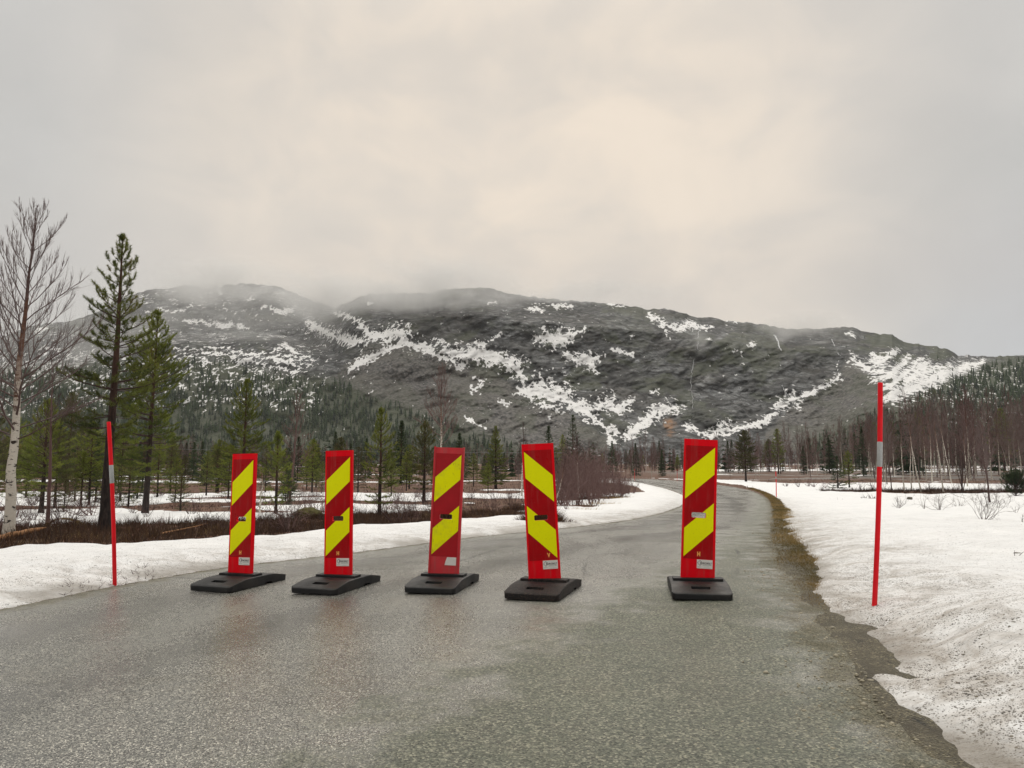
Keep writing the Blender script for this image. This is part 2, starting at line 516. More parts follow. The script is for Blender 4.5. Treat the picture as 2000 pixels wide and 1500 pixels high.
def m_mountain():
    m, nb, out = mat('mountain_rock')
    co = obco(nb)
    snow = nb.attr('snow'); scree = nb.attr('scree'); veg = nb.attr('veg'); rust = nb.attr('rust')
    a = nb.noise(co, 0.012, 6, 0.65)
    led = nb.noise(nb.mapping(co, scale=(0.030, 0.03, 0.085), rot=(0.15, 0.42, 0)), 1.0, 9, 0.74, 0.7)
    led2 = nb.noise(nb.mapping(co, scale=(0.06, 0.06, 0.2), rot=(0, -0.5, 0.4)), 1.0, 8, 0.72, 1.0)
    c = nb.mix(nb.maprange(led, 0.40, 0.60), lin(60, 62, 63), lin(112, 113, 113))
    c = nb.mix(nb.maprange(led2, 0.53, 0.59, 0, 0.6), c, lin(52, 53, 50))
    wv = nb.n('ShaderNodeVectorMath', dict(operation='SCALE'), i0=nb.n('ShaderNodeTexNoise', Vector=co, Scale=0.014, Detail=3.0, Roughness=0.5).outputs[1], Scale=55.0).outputs[0]
    wco = nb.n('ShaderNodeVectorMath', dict(operation='ADD'), i0=co, i1=wv).outputs[0]
    slab = nb.n('ShaderNodeTexVoronoi', Vector=nb.mapping(wco, scale=(0.026, 0.012, 0.075), rot=(0, 0.5, 0)), Scale=1.0)
    slab2 = nb.n('ShaderNodeTexVoronoi', Vector=nb.mapping(wco, scale=(0.075, 0.03, 0.20), rot=(0, -0.55, 0.2)), Scale=1.0)
    s1 = nb.n('ShaderNodeSeparateColor', Color=slab.outputs[1]).outputs[0]
    s2 = nb.n('ShaderNodeSeparateColor', Color=slab2.outputs[1]).outputs[1]
    tone = nb.math('ADD', nb.math('MULTIPLY', s1, 0.75), nb.math('MULTIPLY', s2, 0.85))
    tone = nb.maprange(tone, 0.2, 1.5, 0.5, 1.6)
    c = nb.mix(1.0, c, nb.n('ShaderNodeCombineColor', Red=tone, Green=tone, Blue=tone).outputs[0], 'MULTIPLY')
    ck2 = nb.voro(nb.mapping(wco, scale=(0.026, 0.012, 0.075), rot=(0, 0.5, 0)), 1.0, 'DISTANCE_TO_EDGE')
    c = nb.mix(nb.maprange(ck2, 0.0, 0.09, 0.85, 0), c, lin(26, 26, 26))
    fn = nb.noise(nb.mapping(co, scale=(0.16, 0.1, 0.26), rot=(0, 0.5, 0)), 1.0, 6, 0.78, 0.6)
    ft = nb.maprange(fn, 0.38, 0.62, 0.35, 1.75)
    c = nb.mix(1.0, c, nb.n('ShaderNodeCombineColor', Red=ft, Green=ft, Blue=ft).outputs[0], 'MULTIPLY')
    c = nb.mix(nb.maprange(a, 0.45, 0.7, 0, 0.5), c, lin(78, 72, 64))
    c = nb.mix(nb.maprange(nb.math('ADD', nb.noise(co, 0.03, 5, 0.65), nb.math('MULTIPLY', veg, 0.35)), 0.60, 0.75, 0, 0.7), c, lin(68, 70, 54))
    sc1 = nb.voro(co, 0.28)
    scc = nb.mix(nb.maprange(sc1, 0.1, 0.75), lin(120, 116, 112), lin(62, 61, 60))
    scc = nb.mix(nb.maprange(nb.noise(co, 0.02, 4), 0.4, 0.6, 0, 0.5), scc, lin(96, 94, 84))
    c = nb.mix(scree, c, scc)
    c = nb.mix(nb.math('MULTIPLY', veg, 0.8), c, nb.mix(nb.noise(co, 0.15, 4), lin(56, 66, 50), lin(80, 84, 58)))
    c = nb.mix(rust, c, lin(150, 112, 78))
    sn = nb.noise(nb.mapping(co, scale=(0.10, 0.04, 0.07)), 1.0, 6, 0.75, 0.4)
    sn2 = nb.noise(nb.mapping(co, scale=(0.5, .25, .34)), 1.0, 5, 0.8)
    f = nb.math('ADD', snow, nb.math('MULTIPLY', nb.math('SUBTRACT', nb.math('ADD', nb.math('MULTIPLY', sn, 0.5), nb.math('MULTIPLY', sn2, 0.5)), 0.5), 2.3))
    bo = nb.voro(nb.mapping(co, scale=(1.1, .5, .8)), 0.13)
    bo2 = nb.voro(nb.mapping(co, scale=(1.1, .5, .8)), 0.30)
    f = nb.math('SUBTRACT', nb.math('ADD', f, 0.02), nb.math('MULTIPLY', nb.math('SUBTRACT', 0.62, nb.math('ADD', nb.math('MULTIPLY', bo, .6), nb.math('MULTIPLY', bo2, .5))), nb.maprange(snow, 0.52, 0.78, 1.5, 0.25)))
    sm = nb.maprange(f, 0.46, 0.54, 0, 1, True)
    c = nb.mix(sm, c, (0.84, 0.83, 0.815))
    h = nb.math('ADD', nb.math('ADD', led, nb.math('MULTIPLY', led2, 0.6)), nb.math('MULTIPLY', nb.noise(co, 0.25, 5, 0.7), 0.4))
    ck = nb.voro(nb.mapping(nb.mix(0.5, co, nb.n('ShaderNodeVectorMath', dict(operation='SCALE'), i0=nb.n('ShaderNodeTexNoise', Vector=co, Scale=0.03, Detail=6.0).outputs[1], Scale=40.0).outputs[0], 'ADD'), scale=(0.022, 0.012, 0.055), rot=(0, 0.45, 0)), 1.0, 'DISTANCE_TO_EDGE')
    crk = nb.math('MULTIPLY', nb.maprange(ck, 0.01, 0.10, 1, 0), nb.math('SUBTRACT', 1.0, nb.math('MAXIMUM', scree, veg)))
    c = nb.mix(nb.math('MULTIPLY', nb.math('MULTIPLY', crk, 0.9), nb.math('SUBTRACT', 1.0, sm)), c, lin(32, 32, 32))
    nm = bump(nb, nb.math('ADD', h, nb.math('MULTIPLY', fn, 0.5)), 1.0, 2.4)
    principled(nb, out, nm, Base_Color=c, Roughness=0.75, Specular_IOR_Level=0.25)
    return m


def m_needles(name, dark, light, dead=None):
    m, nb, out = mat(name)
    t = nb.attr('tint')
    c = nb.ramp(t, [(0, dark), (0.8, light), (1.0, dead or light)])
    oi = nb.n('ShaderNodeObjectInfo').outputs['Random']
    k = nb.maprange(oi, 0, 1, 0.75, 1.2)
    c = nb.mix(1.0, c, nb.n('ShaderNodeCombineColor', Red=k, Green=k, Blue=k).outputs[0], 'MULTIPLY')
    d = nb.n('ShaderNodeBsdfDiffuse', Color=c)
    tr = nb.n('ShaderNodeBsdfTranslucent', Color=c)
    g = nb.n('ShaderNodeBsdfGlossy', Color=(0.5, 0.5, 0.5), Roughness=0.45)
    mx = nb.n('ShaderNodeMixShader', i0=0.3)
    nb.t.links.new(d.outputs[0], mx.inputs[1]); nb.t.links.new(tr.outputs[0], mx.inputs[2])
    m2 = nb.n('ShaderNodeMixShader', i0=0.05)
    nb.t.links.new(mx.outputs[0], m2.inputs[1]); nb.t.links.new(g.outputs[0], m2.inputs[2])
    nb.t.links.new(m2.outputs[0], out.inputs[0])
    return m


def m_birch_bark():
    m, nb, out = mat('birch_bark')
    tcn = nb.n('ShaderNodeTexCoord')
    co = tcn.outputs['Object']
    z = nb.n('ShaderNodeSeparateXYZ', Vector=tcn.outputs['Generated']).outputs[2]
    mk = nb.noise(nb.mapping(co, scale=(7, 7, 16)), 1.0, 5, 0.65, 0.4)
    fine = nb.noise(nb.mapping(co, scale=(20, 20, 70)), 1.0, 4, 0.6)
    white = nb.mix(fine, lin(186, 178, 164), lin(222, 216, 204))
    c = nb.mix(nb.maprange(mk, 0.56, 0.60), white, lin(52, 46, 42))
    c = nb.mix(nb.maprange(fine, 0.62, 0.68, 0, 0.7), c, lin(90, 80, 72))
    zz = nb.math('ADD', z, nb.math('MULTIPLY', nb.math('SUBTRACT', mk, 0.5), 0.5))
    c = nb.mix(nb.maprange(zz, 0.34, 0.58), c, lin(112, 80, 64))
    c = nb.mix(nb.maprange(zz, 0.6, 0.8), c, lin(66, 46, 42))
    principled(nb, out, bump(nb, mk, 0.5, 0.01), Base_Color=c, Roughness=0.7, Specular_IOR_Level=0.25)
    return m


def m_pine_bark():
    m, nb, out = mat('pine_bark')
    tcn = nb.n('ShaderNodeTexCoord')
    co = tcn.outputs['Object']
    z = nb.n('ShaderNodeSeparateXYZ', Vector=tcn.outputs['Generated']).outputs[2]
    mk = nb.noise(nb.mapping(co, scale=(22, 22, 6)), 1.0, 5, 0.65, 0.3)
    lo = nb.mix(nb.maprange(mk, 0.35, 0.65), lin(30, 26, 25), lin(66, 56, 52))
    hi = nb.mix(mk, lin(58, 42, 36), lin(92, 66, 54))
    zz = nb.math('ADD', z, nb.math('MULTIPLY', nb.math('SUBTRACT', mk, 0.5), 0.25))
    c = nb.mix(nb.maprange(zz, 0.25, 0.6), lo, hi)
    principled(nb, out, bump(nb, mk, 0.8, 0.015), Base_Color=c, Roughness=0.75, Specular_IOR_Level=0.25)
    return m


ROAD_M = m_road(); GROUND_M = m_ground(); SNOW_M = m_snow(); MOUNT_M = m_mountain()
PINE_N = m_needles('pine_needles', lin(64, 76, 38), lin(134, 142, 70), lin(138, 120, 70))
PINE_Y = m_needles('young_pine_needles', lin(68, 80, 36), lin(138, 148, 60), lin(140, 128, 66))
SPRUCE_N = m_needles('spruce_needles', lin(36, 50, 38), lin(74, 90, 58), lin(88, 90, 60))
BROWN_N = m_needles('dull_needles', lin(56, 58, 36), lin(98, 98, 56), lin(104, 86, 58))
BIRCH_B = m_birch_bark(); PINE_B = m_pine_bark()
TWIG = simple('dark_twigs', lin(78, 60, 57), 0.7, 0.25, 3, 0.25)
TWIG_B = simple('birch_twigs', lin(108, 92, 89), 0.7, 0.2, 3, 0.25)
TWIG_R = simple('reddish_twigs', lin(112, 88, 84), 0.7, 0.2, 3, 0.25)
TWIG_G = simple('grey_twigs', lin(104, 92, 86), 0.7, 0.2, 3, 0.25)
HEATH = m_needles('heather_stems', lin(54, 38, 32), lin(100, 74, 54), lin(132, 108, 66))
GRASS = m_needles('withered_grass', lin(86, 78, 42), lin(150, 125, 78), lin(174, 150, 104))
MOSS = simple('moss', lin(84, 80, 46), 0.9, 0.35, 9, 0.2, 0.02, 30)

# ------------------------------------------------------------------ ground sheet
X, Y = fan(420, 420, 1.2, 2600, 115)
nr_, nc_ = X.shape
sd_r = sd_poly(X, Y, ROAD)
hum = (fbm(X / 1.3, Y / 1.3, 4, 3) - 0.5) * 0.16 + (fbm(X / 7, Y / 7, 3, 9) - 0.5) * 0.30 * sstep(Y, 10, 30)
off = sstep(-sd_r, 0.25, 1.6)
Zg = Bz(X, Y) + hum * off - 0.01 * sstep(-sd_r, 0, 0.3)
Zg = np.where(sd_r > 0, Zg - 0.07 * sstep(sd_r, 0, 0.25), Zg)
verge = sstep(-sd_r, 1.7, 0.7) * (1 - sstep(Y, 30, 60))
water = sstep(X, 30, 70) * sstep(Y, 110, 150) * (1 - sstep(Y, 260, 300))
link('ground', mesh_from('ground', np.stack([X, Y, Zg], -1).reshape(-1, 3), grid_faces(nr_, nc_), [GROUND_M],
                         dict(verge=verge, water=water), True), kind='structure')

# ------------------------------------------------------------------ road sheet
X, Y = fan(520, 460, 1.2, 230, 112)
nr_, nc_ = X.shape
sd_r = sd_poly(X, Y, ROAD)
dl_ = np.full(X.shape, 1e9)
for (ax, ay), (bx, by) in zip(L1s[:-1], L1s[1:]):
    ex, ey = bx - ax, by - ay
    t_ = np.clip(((X - ax) * ex + (Y - ay) * ey) / (ex * ex + ey * ey + 1e-9), 0, 1)
    dl_ = np.minimum(dl_, np.hypot(X - ax - t_ * ex, Y - ay - t_ * ey))
track = np.exp(-((dl_ - 1.0) / .28) ** 2) + np.exp(-((dl_ - 2.5) / .30) ** 2)
sd_r = sd_r + ((fbm(X * 2.6, Y * 2.6, 4, 23) - 0.5) * 0.22 + (fbm(X * 14, Y * 14, 2, 24) - 0.5) * 0.08) * (X > 0.3)
Zr = Bz(X, Y) + np.clip(sd_r * 0.25, -0.08, 0.0) + (fbm(X / 1.7, Y / 1.7, 3, 21) - 0.5) * 0.012
F = grid_faces(nr_, nc_)
F = F[(sd_r.ravel()[F] > -0.16).all(1)]
V, F, at = compact(np.stack([X, Y, Zr], -1).reshape(-1, 3), F, dict(rough=np.clip(sd_poly(X, Y, ROUGH), -2, 2), edge=sd_r, track=track))
link('road', mesh_from('road', V, F, [ROAD_M], at, True), kind='structure')


# ------------------------------------------------------------------ snow: banks along the road and patches on the bog
def snow_field(X, Y):
    """snow cover in metres (negative: bare ground)"""
    fine = (fbm(X * 3.1, Y * 3.1, 4, 31) - 0.5)
    mid = (fbm(X / 1.6, Y / 1.6, 4, 37) - 0.5)
    sl = sd_poly(X, Y, SNOW_L); sr = sd_poly(X, Y, SNOW_R)
    sl = sl + fine * 0.10 + mid * 0.25 * sstep(Y, 9, 16)
    sr = sr + fine * 0.17 + mid * 0.16 + (fbm(X * 11, Y * 11, 3, 33) - 0.5) * 0.05
    # patches on the bog
    n = fbm(X / 8 + 3, Y / 5.5, 5, 41)
    far = fbm(X / 30, Y / 14, 4, 47)
    left = 1 - sstep(X - Y * 0.22, -1, 3)
    thr_l = np.interp(Y, [0, 15, 18, 20, 24, 27, 31, 36, 44, 48, 58, 62, 66, 108, 113, 128, 136, 300, 900],
                      [.9, .75, .58, .44, .42, .52, .46, .54, .52, .44, .43, .55, .72, .72, .46, .47, .70, .72, .7])
    thr_l = thr_l - 0.05 * (Y > 18) * (Y < 62)
    thr_r = np.interp(Y, [0, 100, 106, 112, 128, 250, 285, 300, 325, 345, 900], [.9, .9, .62, .58, .74, .70, .56, .42, .42, .58, .6])
    thr = thr_l * left + thr_r * (1 - left)
    strip = sstep(-sl, 7.5, 4.8) * sstep(-sl, -0.5, 0) * (1 - sstep(X, -0.8, 1.2)) * (X < 20)
    thr = np.where(strip > 0, np.maximum(thr, thr + (0.8 - thr) * strip), thr)
    nn = n * (1 - sstep(Y, 90, 130)) + far * sstep(Y, 90, 130)
    sp = (nn - thr) * np.interp(Y, [0, 30, 100, 300], [2.0, 2.6, 5, 8])
    sd = sd_poly(X, Y, ROAD)
    sp = np.minimum(sp, -sd - 0.3)
    # bare heather holes in the right-hand snow
    hole = np.full(X.shape, -9.0)
    for (cx, cy, ax, ay) in HOLES:
        q = 1 - np.sqrt(((X - cx) / ax) ** 2 + ((Y - cy) / ay) ** 2)
        hole = np.maximum(hole, q * min(ax, ay))
    hole = hole + (fbm(X / 2.2, Y / 2.2, 4, 53) - 0.5) * 2.4
    sr = np.minimum(sr, -hole)
    holl = np.full(X.shape, -9.0)
    for (cx, cy, ax, ay) in HOLES_L:
        holl = np.maximum(holl, (1 - np.sqrt(((X - cx) / ax) ** 2 + ((Y - cy) / ay) ** 2)) * min(ax, ay))
    holl = holl + (fbm(X / .8, Y / .8, 4, 57) - 0.5) * 1.0
    sl = np.minimum(sl, np.where(holl > -3, -holl, 9))
    sp = np.minimum(sp, np.where(holl > -3, -holl, 9))
    # ridge between thicket and snow tongue stays bare
    s = np.maximum(np.maximum(sl, sr), sp)
    return s, sl, sr, sd


HOLES = []
HOLES_L = []
for (px, py, wpx, ay) in [(985, 1013, 34, .45), (1062, 1006, 60, 1.3), (930, 998, 30, .6), (1010, 988, 40, .9), (880, 1008, 22, .5), (905, 972, 40, 1.2)]:
    g = G(px, py)
    HOLES_L.append((g[0], g[1], wpx / FPX * g[1], ay))
for (px, py, wpx, ay) in [(1665, 960, 66, 4.0), (1790, 961, 115, 5.5), (1930, 960, 115, 6), (2090, 962, 100, 6), (1690, 974, 26, .5), (1725, 981, 12, .3), (1655, 977, 20, .4)]:
    g = G(px, py)
    HOLES.append((g[0], g[1], wpx / FPX * g[1], ay))

X, Y = fan(760, 640, 1.6, 900, 112, 46)
nr_, nc_ = X.shape
S, SL, SR, SD = snow_field(X, Y)
slush_poly = np.array(Gl([(1740, 1375), (1804, 1386), (1862, 1418), (1960, 1462), (2040, 1500), (2200, 1560), (2200, 1700), (1950, 1640), (1800, 1500), (1740, 1420)]))
slush = sstep(sd_poly(X, Y, slush_poly), -0.05, 0.10)
thick = np.interp(Y, [0, 6, 14, 30, 100, 400], [0.17, 0.16, 0.14, 0.06, 0.08, 0.3]) * (1 - 0.75 * slush)
ramp_w = np.interp(Y, [0, 10, 60, 300], [0.60, 0.50, 0.8, 3.0])
cov = np.where(S > 0, thick * (1 - np.exp(-np.maximum(S, 0) / ramp_w)), S * 0.6)
# sagging drifts and meltwater dimples
und = (fbm(X / 0.9, Y / 0.9, 4, 61) - 0.5) * 0.11 + (fbm(X / 0.22, Y / 0.22, 3, 67) - 0.5) * 0.025
und2 = (fbm(X / 4, Y / 4, 3, 71) - 0.5) * 0.3 * sstep(S, 0.3, 2.5)
depth = cov + (und * sstep(S, 0.0, 0.35) + und2) * np.interp(Y, [0, 12, 40], [1, 0.7, 0.4])
mound = 0.16 * np.exp(-(((X - 2.75) / 0.9) ** 2 + ((Y - 3.7) / 0.9) ** 2)) * sstep(S, 0, 0.5)
Zs = Bz(X, Y) - 0.005 + depth + mound
Zs = np.where(S < 0, np.minimum(Zs, Bz(X, Y) + S * 0.6), Zs)
hum_s = (fbm(X / 1.3, Y / 1.3, 4, 3) - 0.5) * 0.16 + (fbm(X / 7, Y / 7, 3, 9) - 0.5) * 0.30 * sstep(Y, 10, 30)
Zs = Zs + hum_s * sstep(-SD, 0.25, 1.6)
Zs = Zs - 0.10 * sstep(SD, -0.02, 0.1)
for (px, py) in ((224, 1140), (1708, 1182)):      # melt hollows round the two poles
    g = G(px, py - 6)
    d_ = ray(px, py); d_ = d_ / d_[1]
    yy_ = (float(Bz(*g)) + 0.12 - 1) / d_[2]
    hole_ = np.exp(-(((X - d_[0] * yy_) / .10) ** 2 + ((Y - yy_) / .13) ** 2))
    Zs = Zs - 0.05 * hole_
    dirt_hole = hole_ if px < 1000 else np.maximum(dirt_hole, hole_)
slush = np.maximum(slush, 0.8 * sstep(S, 0.20, 0.02) * (X > 0.3) * (Y < 30) * sstep(fbm(X * 2.3, Y * 2.3, 3, 74), .25, .55))
slush = np.maximum(slush, 0.9 * sstep(SD, -0.55, -0.08) * (X < 0.3) * sstep(fbm(X * 1.7, Y * 1.7, 3, 73), .3, .6))
dirt = np.maximum(dirt_hole * .9, 0)
near_right = sstep(SR, -0.2, 0.0) * (X > 0)
dirt0 = dirt
dirt = np.clip(np.exp(-np.maximum(-SD - 0.5, 0) / 0.9) * (1 - 0.7 * sstep(Y, 18, 60)), 0, 1) * np.where(X > 0.5, 1.0, 0.6)
dirt = np.maximum(dirt * (0.25 + 0.75 * sstep(SD, -3.5, -0.2)), 0.10 * (Y < 16))
for (px, py, r, a) in [(1650, 1090, 0.9, 1.0), (1690, 1140, .7, 1.0), (1830, 1175, .6, .95), (1620, 1140, .5, 1.0), (1600, 1040, .8, .5), (1930, 1240, .3, .8), (1940, 1380, .25, .9), (1690, 1190, .35, .9)]:
    g = G(px, py)
    dirt = np.maximum(dirt, a * np.exp(-((X - g[0]) ** 2 + (Y - g[1]) ** 2) / r ** 2))
dirt = np.maximum(dirt, dirt0)
F = grid_faces(nr_, nc_)
Sf = S.ravel()
F = F[(Sf[F] > -0.22).any(1) & (SD.ravel()[F] < 0.25).all(1)]
V, F, at = compact(np.stack([X, Y, Zs], -1).reshape(-1, 3), F, dict(dirt=dirt, slush=slush))
link('snow', mesh_from('snow', V, F, [SNOW_M], at, True), kind='structure')


def surf_z(x, y):
    """height of what one stands on"""
    xx = np.array([[x]], float); yy = np.array([[y]], float)
    s, a, b, sd = snow_field(xx, yy)
    z = Bz(xx, yy)
    hum = (fbm(xx / 1.3, yy / 1.3, 4, 3) - 0.5) * 0.16 + (fbm(xx / 7, yy / 7, 3, 9) - 0.5) * 0.30 * sstep(yy, 10, 30)
    z = z + hum * sstep(-sd, 0.25, 1.6)
    t = np.interp(y, [0, 6, 14, 30, 100, 400], [0.17, 0.16, 0.14, 0.06, 0.08, 0.3])
    w = np.interp(y, [0, 10, 60, 300], [0.60, 0.50, 0.8, 3.0])
    if s[0, 0] > 0 and sd[0, 0] < 0:
        z = z + t * (1 - np.exp(-s / w))
    return float(z[0, 0])

# ------------------------------------------------------------------ mountain massif beyond the wood
RIDGE = np.array([(-900, 760), (-300, 720), (-120, 690), (0, 660), (52, 636), (84, 632), (125, 630), (180, 612), (230, 588), (270, 570), (325, 563), (371, 556), (405, 562), (430, 556),
    (472, 555), (542, 558), (577, 573), (612, 589), (655, 601), (668, 593), (700, 581), (740, 574), (800, 573), (840, 572), (870, 564), (935, 561), (965, 563), (1000, 575),
    (1075, 582), (1140, 589), (1210, 594), (1262, 603), (1310, 606), (1360, 617), (1430, 626), (1480, 633), (1520, 640), (1560, 644), (1600, 641), (1655, 640), (1700, 650), (1742, 652),
    (1765, 668), (1800, 672), (1850, 682), (1872, 693), (1920, 695), (2000, 695), (2150, 688), (2400, 700), (2900, 760)], float)
BASE_PY = 914.0
us = np.concatenate([np.linspace(-900, -60, 90)[:-1], np.linspace(-60, 2060, 960), np.linspace(2060, 2900, 90)[1:]])
NT = 190
ts = np.linspace(0, 1, NT)
U, T = np.meshgrid(us, ts)
RG = np.interp(U, RIDGE[:, 0], RIDGE[:, 1])
RGn = (fbm(U / 9, U * 0, 3, 5) - 0.5) * 5 + (fbm(U / 34, U * 0 + 3, 3, 6) - 0.5) * 7
PY = BASE_PY + (RG - BASE_PY) * T + RGn * T ** 10
# distance of the slope: scree apron, cliff, shoulder
Dk = np.interp(T, [0, 0.25, 0.5, 0.62, 0.85, 1.0], [640, 760, 880, 925, 1010, 1180])
leftm = 1 - sstep(U, 560, 720)
Dl = np.interp(T, [0, 0.3, 0.6, 0.68, 0.74, 0.9, 1.0], [640, 800, 950, 1010, 1230, 1330, 1480])
D = Dk * (1 - leftm) + Dl * leftm
rightm = sstep(U, 1600, 1780)
Dr = np.interp(T, [0, 0.3, 0.7, 1.0], [420, 560, 800, 1150])
D = D * (1 - rightm) + Dr * rightm
cliff = sstep(U, 640, 1000) * (1 - sstep(U, 1600, 1680)) * sstep(PY, 900, 800)
r1 = 1 - 2 * np.abs(fbm(U / 120 + PY / 150, PY / 95 - U / 400, 5, 81) - 0.5) * 2
r2 = 1 - 2 * np.abs(fbm(U / 38 + PY / 24, PY / 26 - U / 70, 5, 83) - 0.5) * 2
r3 = fbm(U / 11 + PY / 12, PY / 7, 4, 85)
edge_fade = sstep(T, 0, 0.08)
D = D + ((r1 - 0.4) * 20 + (r2 - 0.4) * (2.5 + 4 * cliff) + (r3 - 0.5) * (2 + 3.5 * cliff)) * edge_fade
dirx = (U - 1000); diry = CP * FPX - SP * (750 - PY); dirz = SP * FPX + CP * (750 - PY)
MX, MY, MZ = dirx / diry * D, D, 1 + dirz / diry * D
# back side of the ridge
nb_ = 14
k = np.arange(1, nb_ + 1)[:, None]
bx = MX[-1:] * (1 + 0.035 * k); by = MY[-1:] * (1 + 0.035 * k)
bz = MZ[-1:] - (k * 3.2 + k * k * 1.1) + (fbm(bx / 60, by / 60, 4, 91) - 0.5) * 12 * np.minimum(k / 3, 1)
foot_x, foot_y = MX[:1] * 0.93, MY[:1] * 0.93
MXa = np.vstack([foot_x, MX, bx]); MYa = np.vstack([foot_y, MY, by]); MZa = np.vstack([np.full_like(foot_x, -6.0), MZ, bz])

# snow lying in gullies and along the foot of the cliffs: (column, row, half width, strength)
STROKES = [
 [(598, 628, 5), (640, 650, 9), (680, 664, 10), (712, 668, 8)],
 [(655, 612, 4), (690, 622, 5), (712, 640, 6), (722, 658, 9), (745, 656, 13), (770, 653, 14), (792, 650, 12), (802, 655, 4)],
 [(684, 722, 6), (702, 708, 9), (722, 697, 9), (748, 688, 7), (770, 678, 7), (792, 662, 8)],
 [(792, 668, 6), (812, 676, 9), (836, 680, 11), (852, 694, 7), (870, 703, 6)],
 [(872, 688, 12), (895, 688, 14), (920, 693, 13), (945, 690, 16), (962, 700, 12), (985, 705, 15), (1004, 713, 15), (1013, 726, 9), (1020, 742, 7), (1024, 758, 7)],
 [(1018, 766, 9), (1045, 764, 20), (1072, 768, 24), (1100, 772, 22), (1118, 787, 13), (1132, 797, 11), (1150, 812, 8), (1172, 826, 6), (1188, 842, 8), (1195, 862, 7)],
 [(880, 703, 10), (905, 712, 5), (890, 722, 5)],
 [(1048, 661, 8), (1072, 660, 15), (1095, 660, 14), (1118, 652, 7), (1144, 644, 4)],
 [(1108, 694, 7), (1132, 703, 11), (1150, 705, 13), (1168, 698, 7)], [(1155, 712, 4), (1165, 724, 4)],
 [(1030, 604, 3), (1046, 602, 6), (1058, 606, 4)], [(1080, 596, 4), (1092, 598, 5), (1118, 599, 4)], [(1062, 594, 2), (1070, 598, 2)],
 [(1196, 682, 4), (1215, 688, 3), (1238, 694, 3)], [(962, 662, 4), (980, 650, 3)], [(936, 672, 3), (918, 686, 3)], [(846, 662, 4), (868, 668, 4)],
 [(930, 738, 4), (945, 744, 3), (930, 762, 7), (938, 752, 4)], [(975, 781, 3), (992, 788, 5)], [(905, 812, 2), (938, 832, 4), (945, 836, 3)],
 [(1136, 798, 6), (1160, 800, 6), (1185, 783, 12), (1200, 795, 11), (1218, 796, 10), (1238, 778, 5)],
 [(1222, 852, 8), (1240, 840, 11), (1258, 828, 12), (1272, 814, 11), (1285, 800, 10), (1305, 796, 12), (1322, 798, 9)], [(1196, 840, 5), (1208, 848, 6)],
 [(1334, 830, 4), (1350, 836, 5), (1370, 844, 4), (1386, 852, 4)], [(1390, 851, 8), (1405, 842, 10), (1425, 838, 12), (1442, 836, 6), (1465, 833, 6), (1488, 827, 6), (1506, 815, 5), (1518, 806, 4)],
 [(1522, 793, 9), (1545, 780, 13), (1562, 778, 6), (1588, 766, 6), (1615, 752, 6), (1636, 738, 6), (1643, 730, 4)], [(1545, 772, 7), (1560, 795, 5)],
 [(1266, 613, 5), (1288, 626, 5), (1308, 636, 5), (1322, 641, 5), (1345, 632, 8), (1358, 640, 5), (1378, 641, 4), (1394, 638, 2)],
 [(1462, 675, 3), (1475, 671, 4)], [(1430, 688, 3), (1448, 685, 2)], [(1273, 764, 3), (1288, 768, 2)], [(1294, 637, 2), (1308, 664, 1.5)],
 [(1662, 700, 6), (1680, 713, 7), (1702, 727, 6), (1722, 726, 8)], [(1700, 706, 6), (1722, 706, 9), (1740, 694, 6), (1750, 685, 4)], [(1702, 694, 4), (1716, 697, 4)],
 [(1722, 738, 8), (1745, 726, 8), (1765, 708, 6), (1776, 694, 3)], [(1730, 760, 6), (1760, 735, 10), (1785, 718, 7), (1796, 700, 4)], [(1770, 745, 12), (1790, 728, 10), (1812, 708, 6)],
 [(1730, 782, 8), (1765, 762, 16), (1800, 748, 17), (1832, 735, 14), (1862, 725, 11), (1895, 713, 8), (1922, 703, 4)], [(1800, 730, 6), (1830, 718, 5), (1858, 711, 3)], [(1700, 743, 5), (1712, 745, 3)],
 [(1652, 653, 3), (1664, 655, 5)], [(1636, 745, 3), (1640, 708, 2)],
 [(360, 627, 3), (400, 631, 4), (430, 634, 5), (480, 640, 3)], [(336, 610, 3), (362, 604, 3)], [(300, 612, 5), (318, 604, 4)], [(302, 650, 6), (312, 662, 4)],
 [(340, 680, 3), (390, 686, 4), (440, 693, 4), (470, 702, 4), (540, 716, 4), (580, 728, 4)], [(400, 676, 3), (450, 682, 4), (500, 695, 5), (560, 706, 4), (575, 712, 4)],
 [(528, 690, 4), (553, 672, 4)], [(553, 674, 4), (575, 686, 7), (592, 694, 6), (612, 704, 3)], [(540, 694, 6), (580, 697, 7)],
 [(530, 600, 3), (552, 610, 5), (572, 606, 4)], [(485, 585, 3), (495, 587, 3)], [(430, 562, 3), (426, 568, 3)], [(365, 600, 3), (382, 598, 2)], [(430, 660, 3), (440, 658, 3)],
 [(715, 590, 3), (730, 592, 2)], [(742, 588, 2), (752, 586, 3)], [(955, 593, 2), (965, 592, 3)], [(1410, 624, 2), (1440, 628, 2)], [(1185, 595, 2), (1220, 597, 2)],
 [(70, 648, 5), (92, 640, 5)], [(90, 682, 4), (130, 684, 4)], [(0, 780, 6), (30, 790, 4)], [(1380, 662, 1.5), (1390, 662, 1.5)],
]
snow_f = np.full(U.shape, -1.0)
sx_ = U + (fbm(U / 14, PY / 10, 3, 101) - 0.5) * 12 + (fbm(U / 5, PY / 4, 3, 105) - 0.5) * 9
sy_ = PY + (fbm(U / 12, PY / 14, 3, 103) - 0.5) * 10 + (fbm(U / 4, PY / 5, 3, 107) - 0.5) * 9
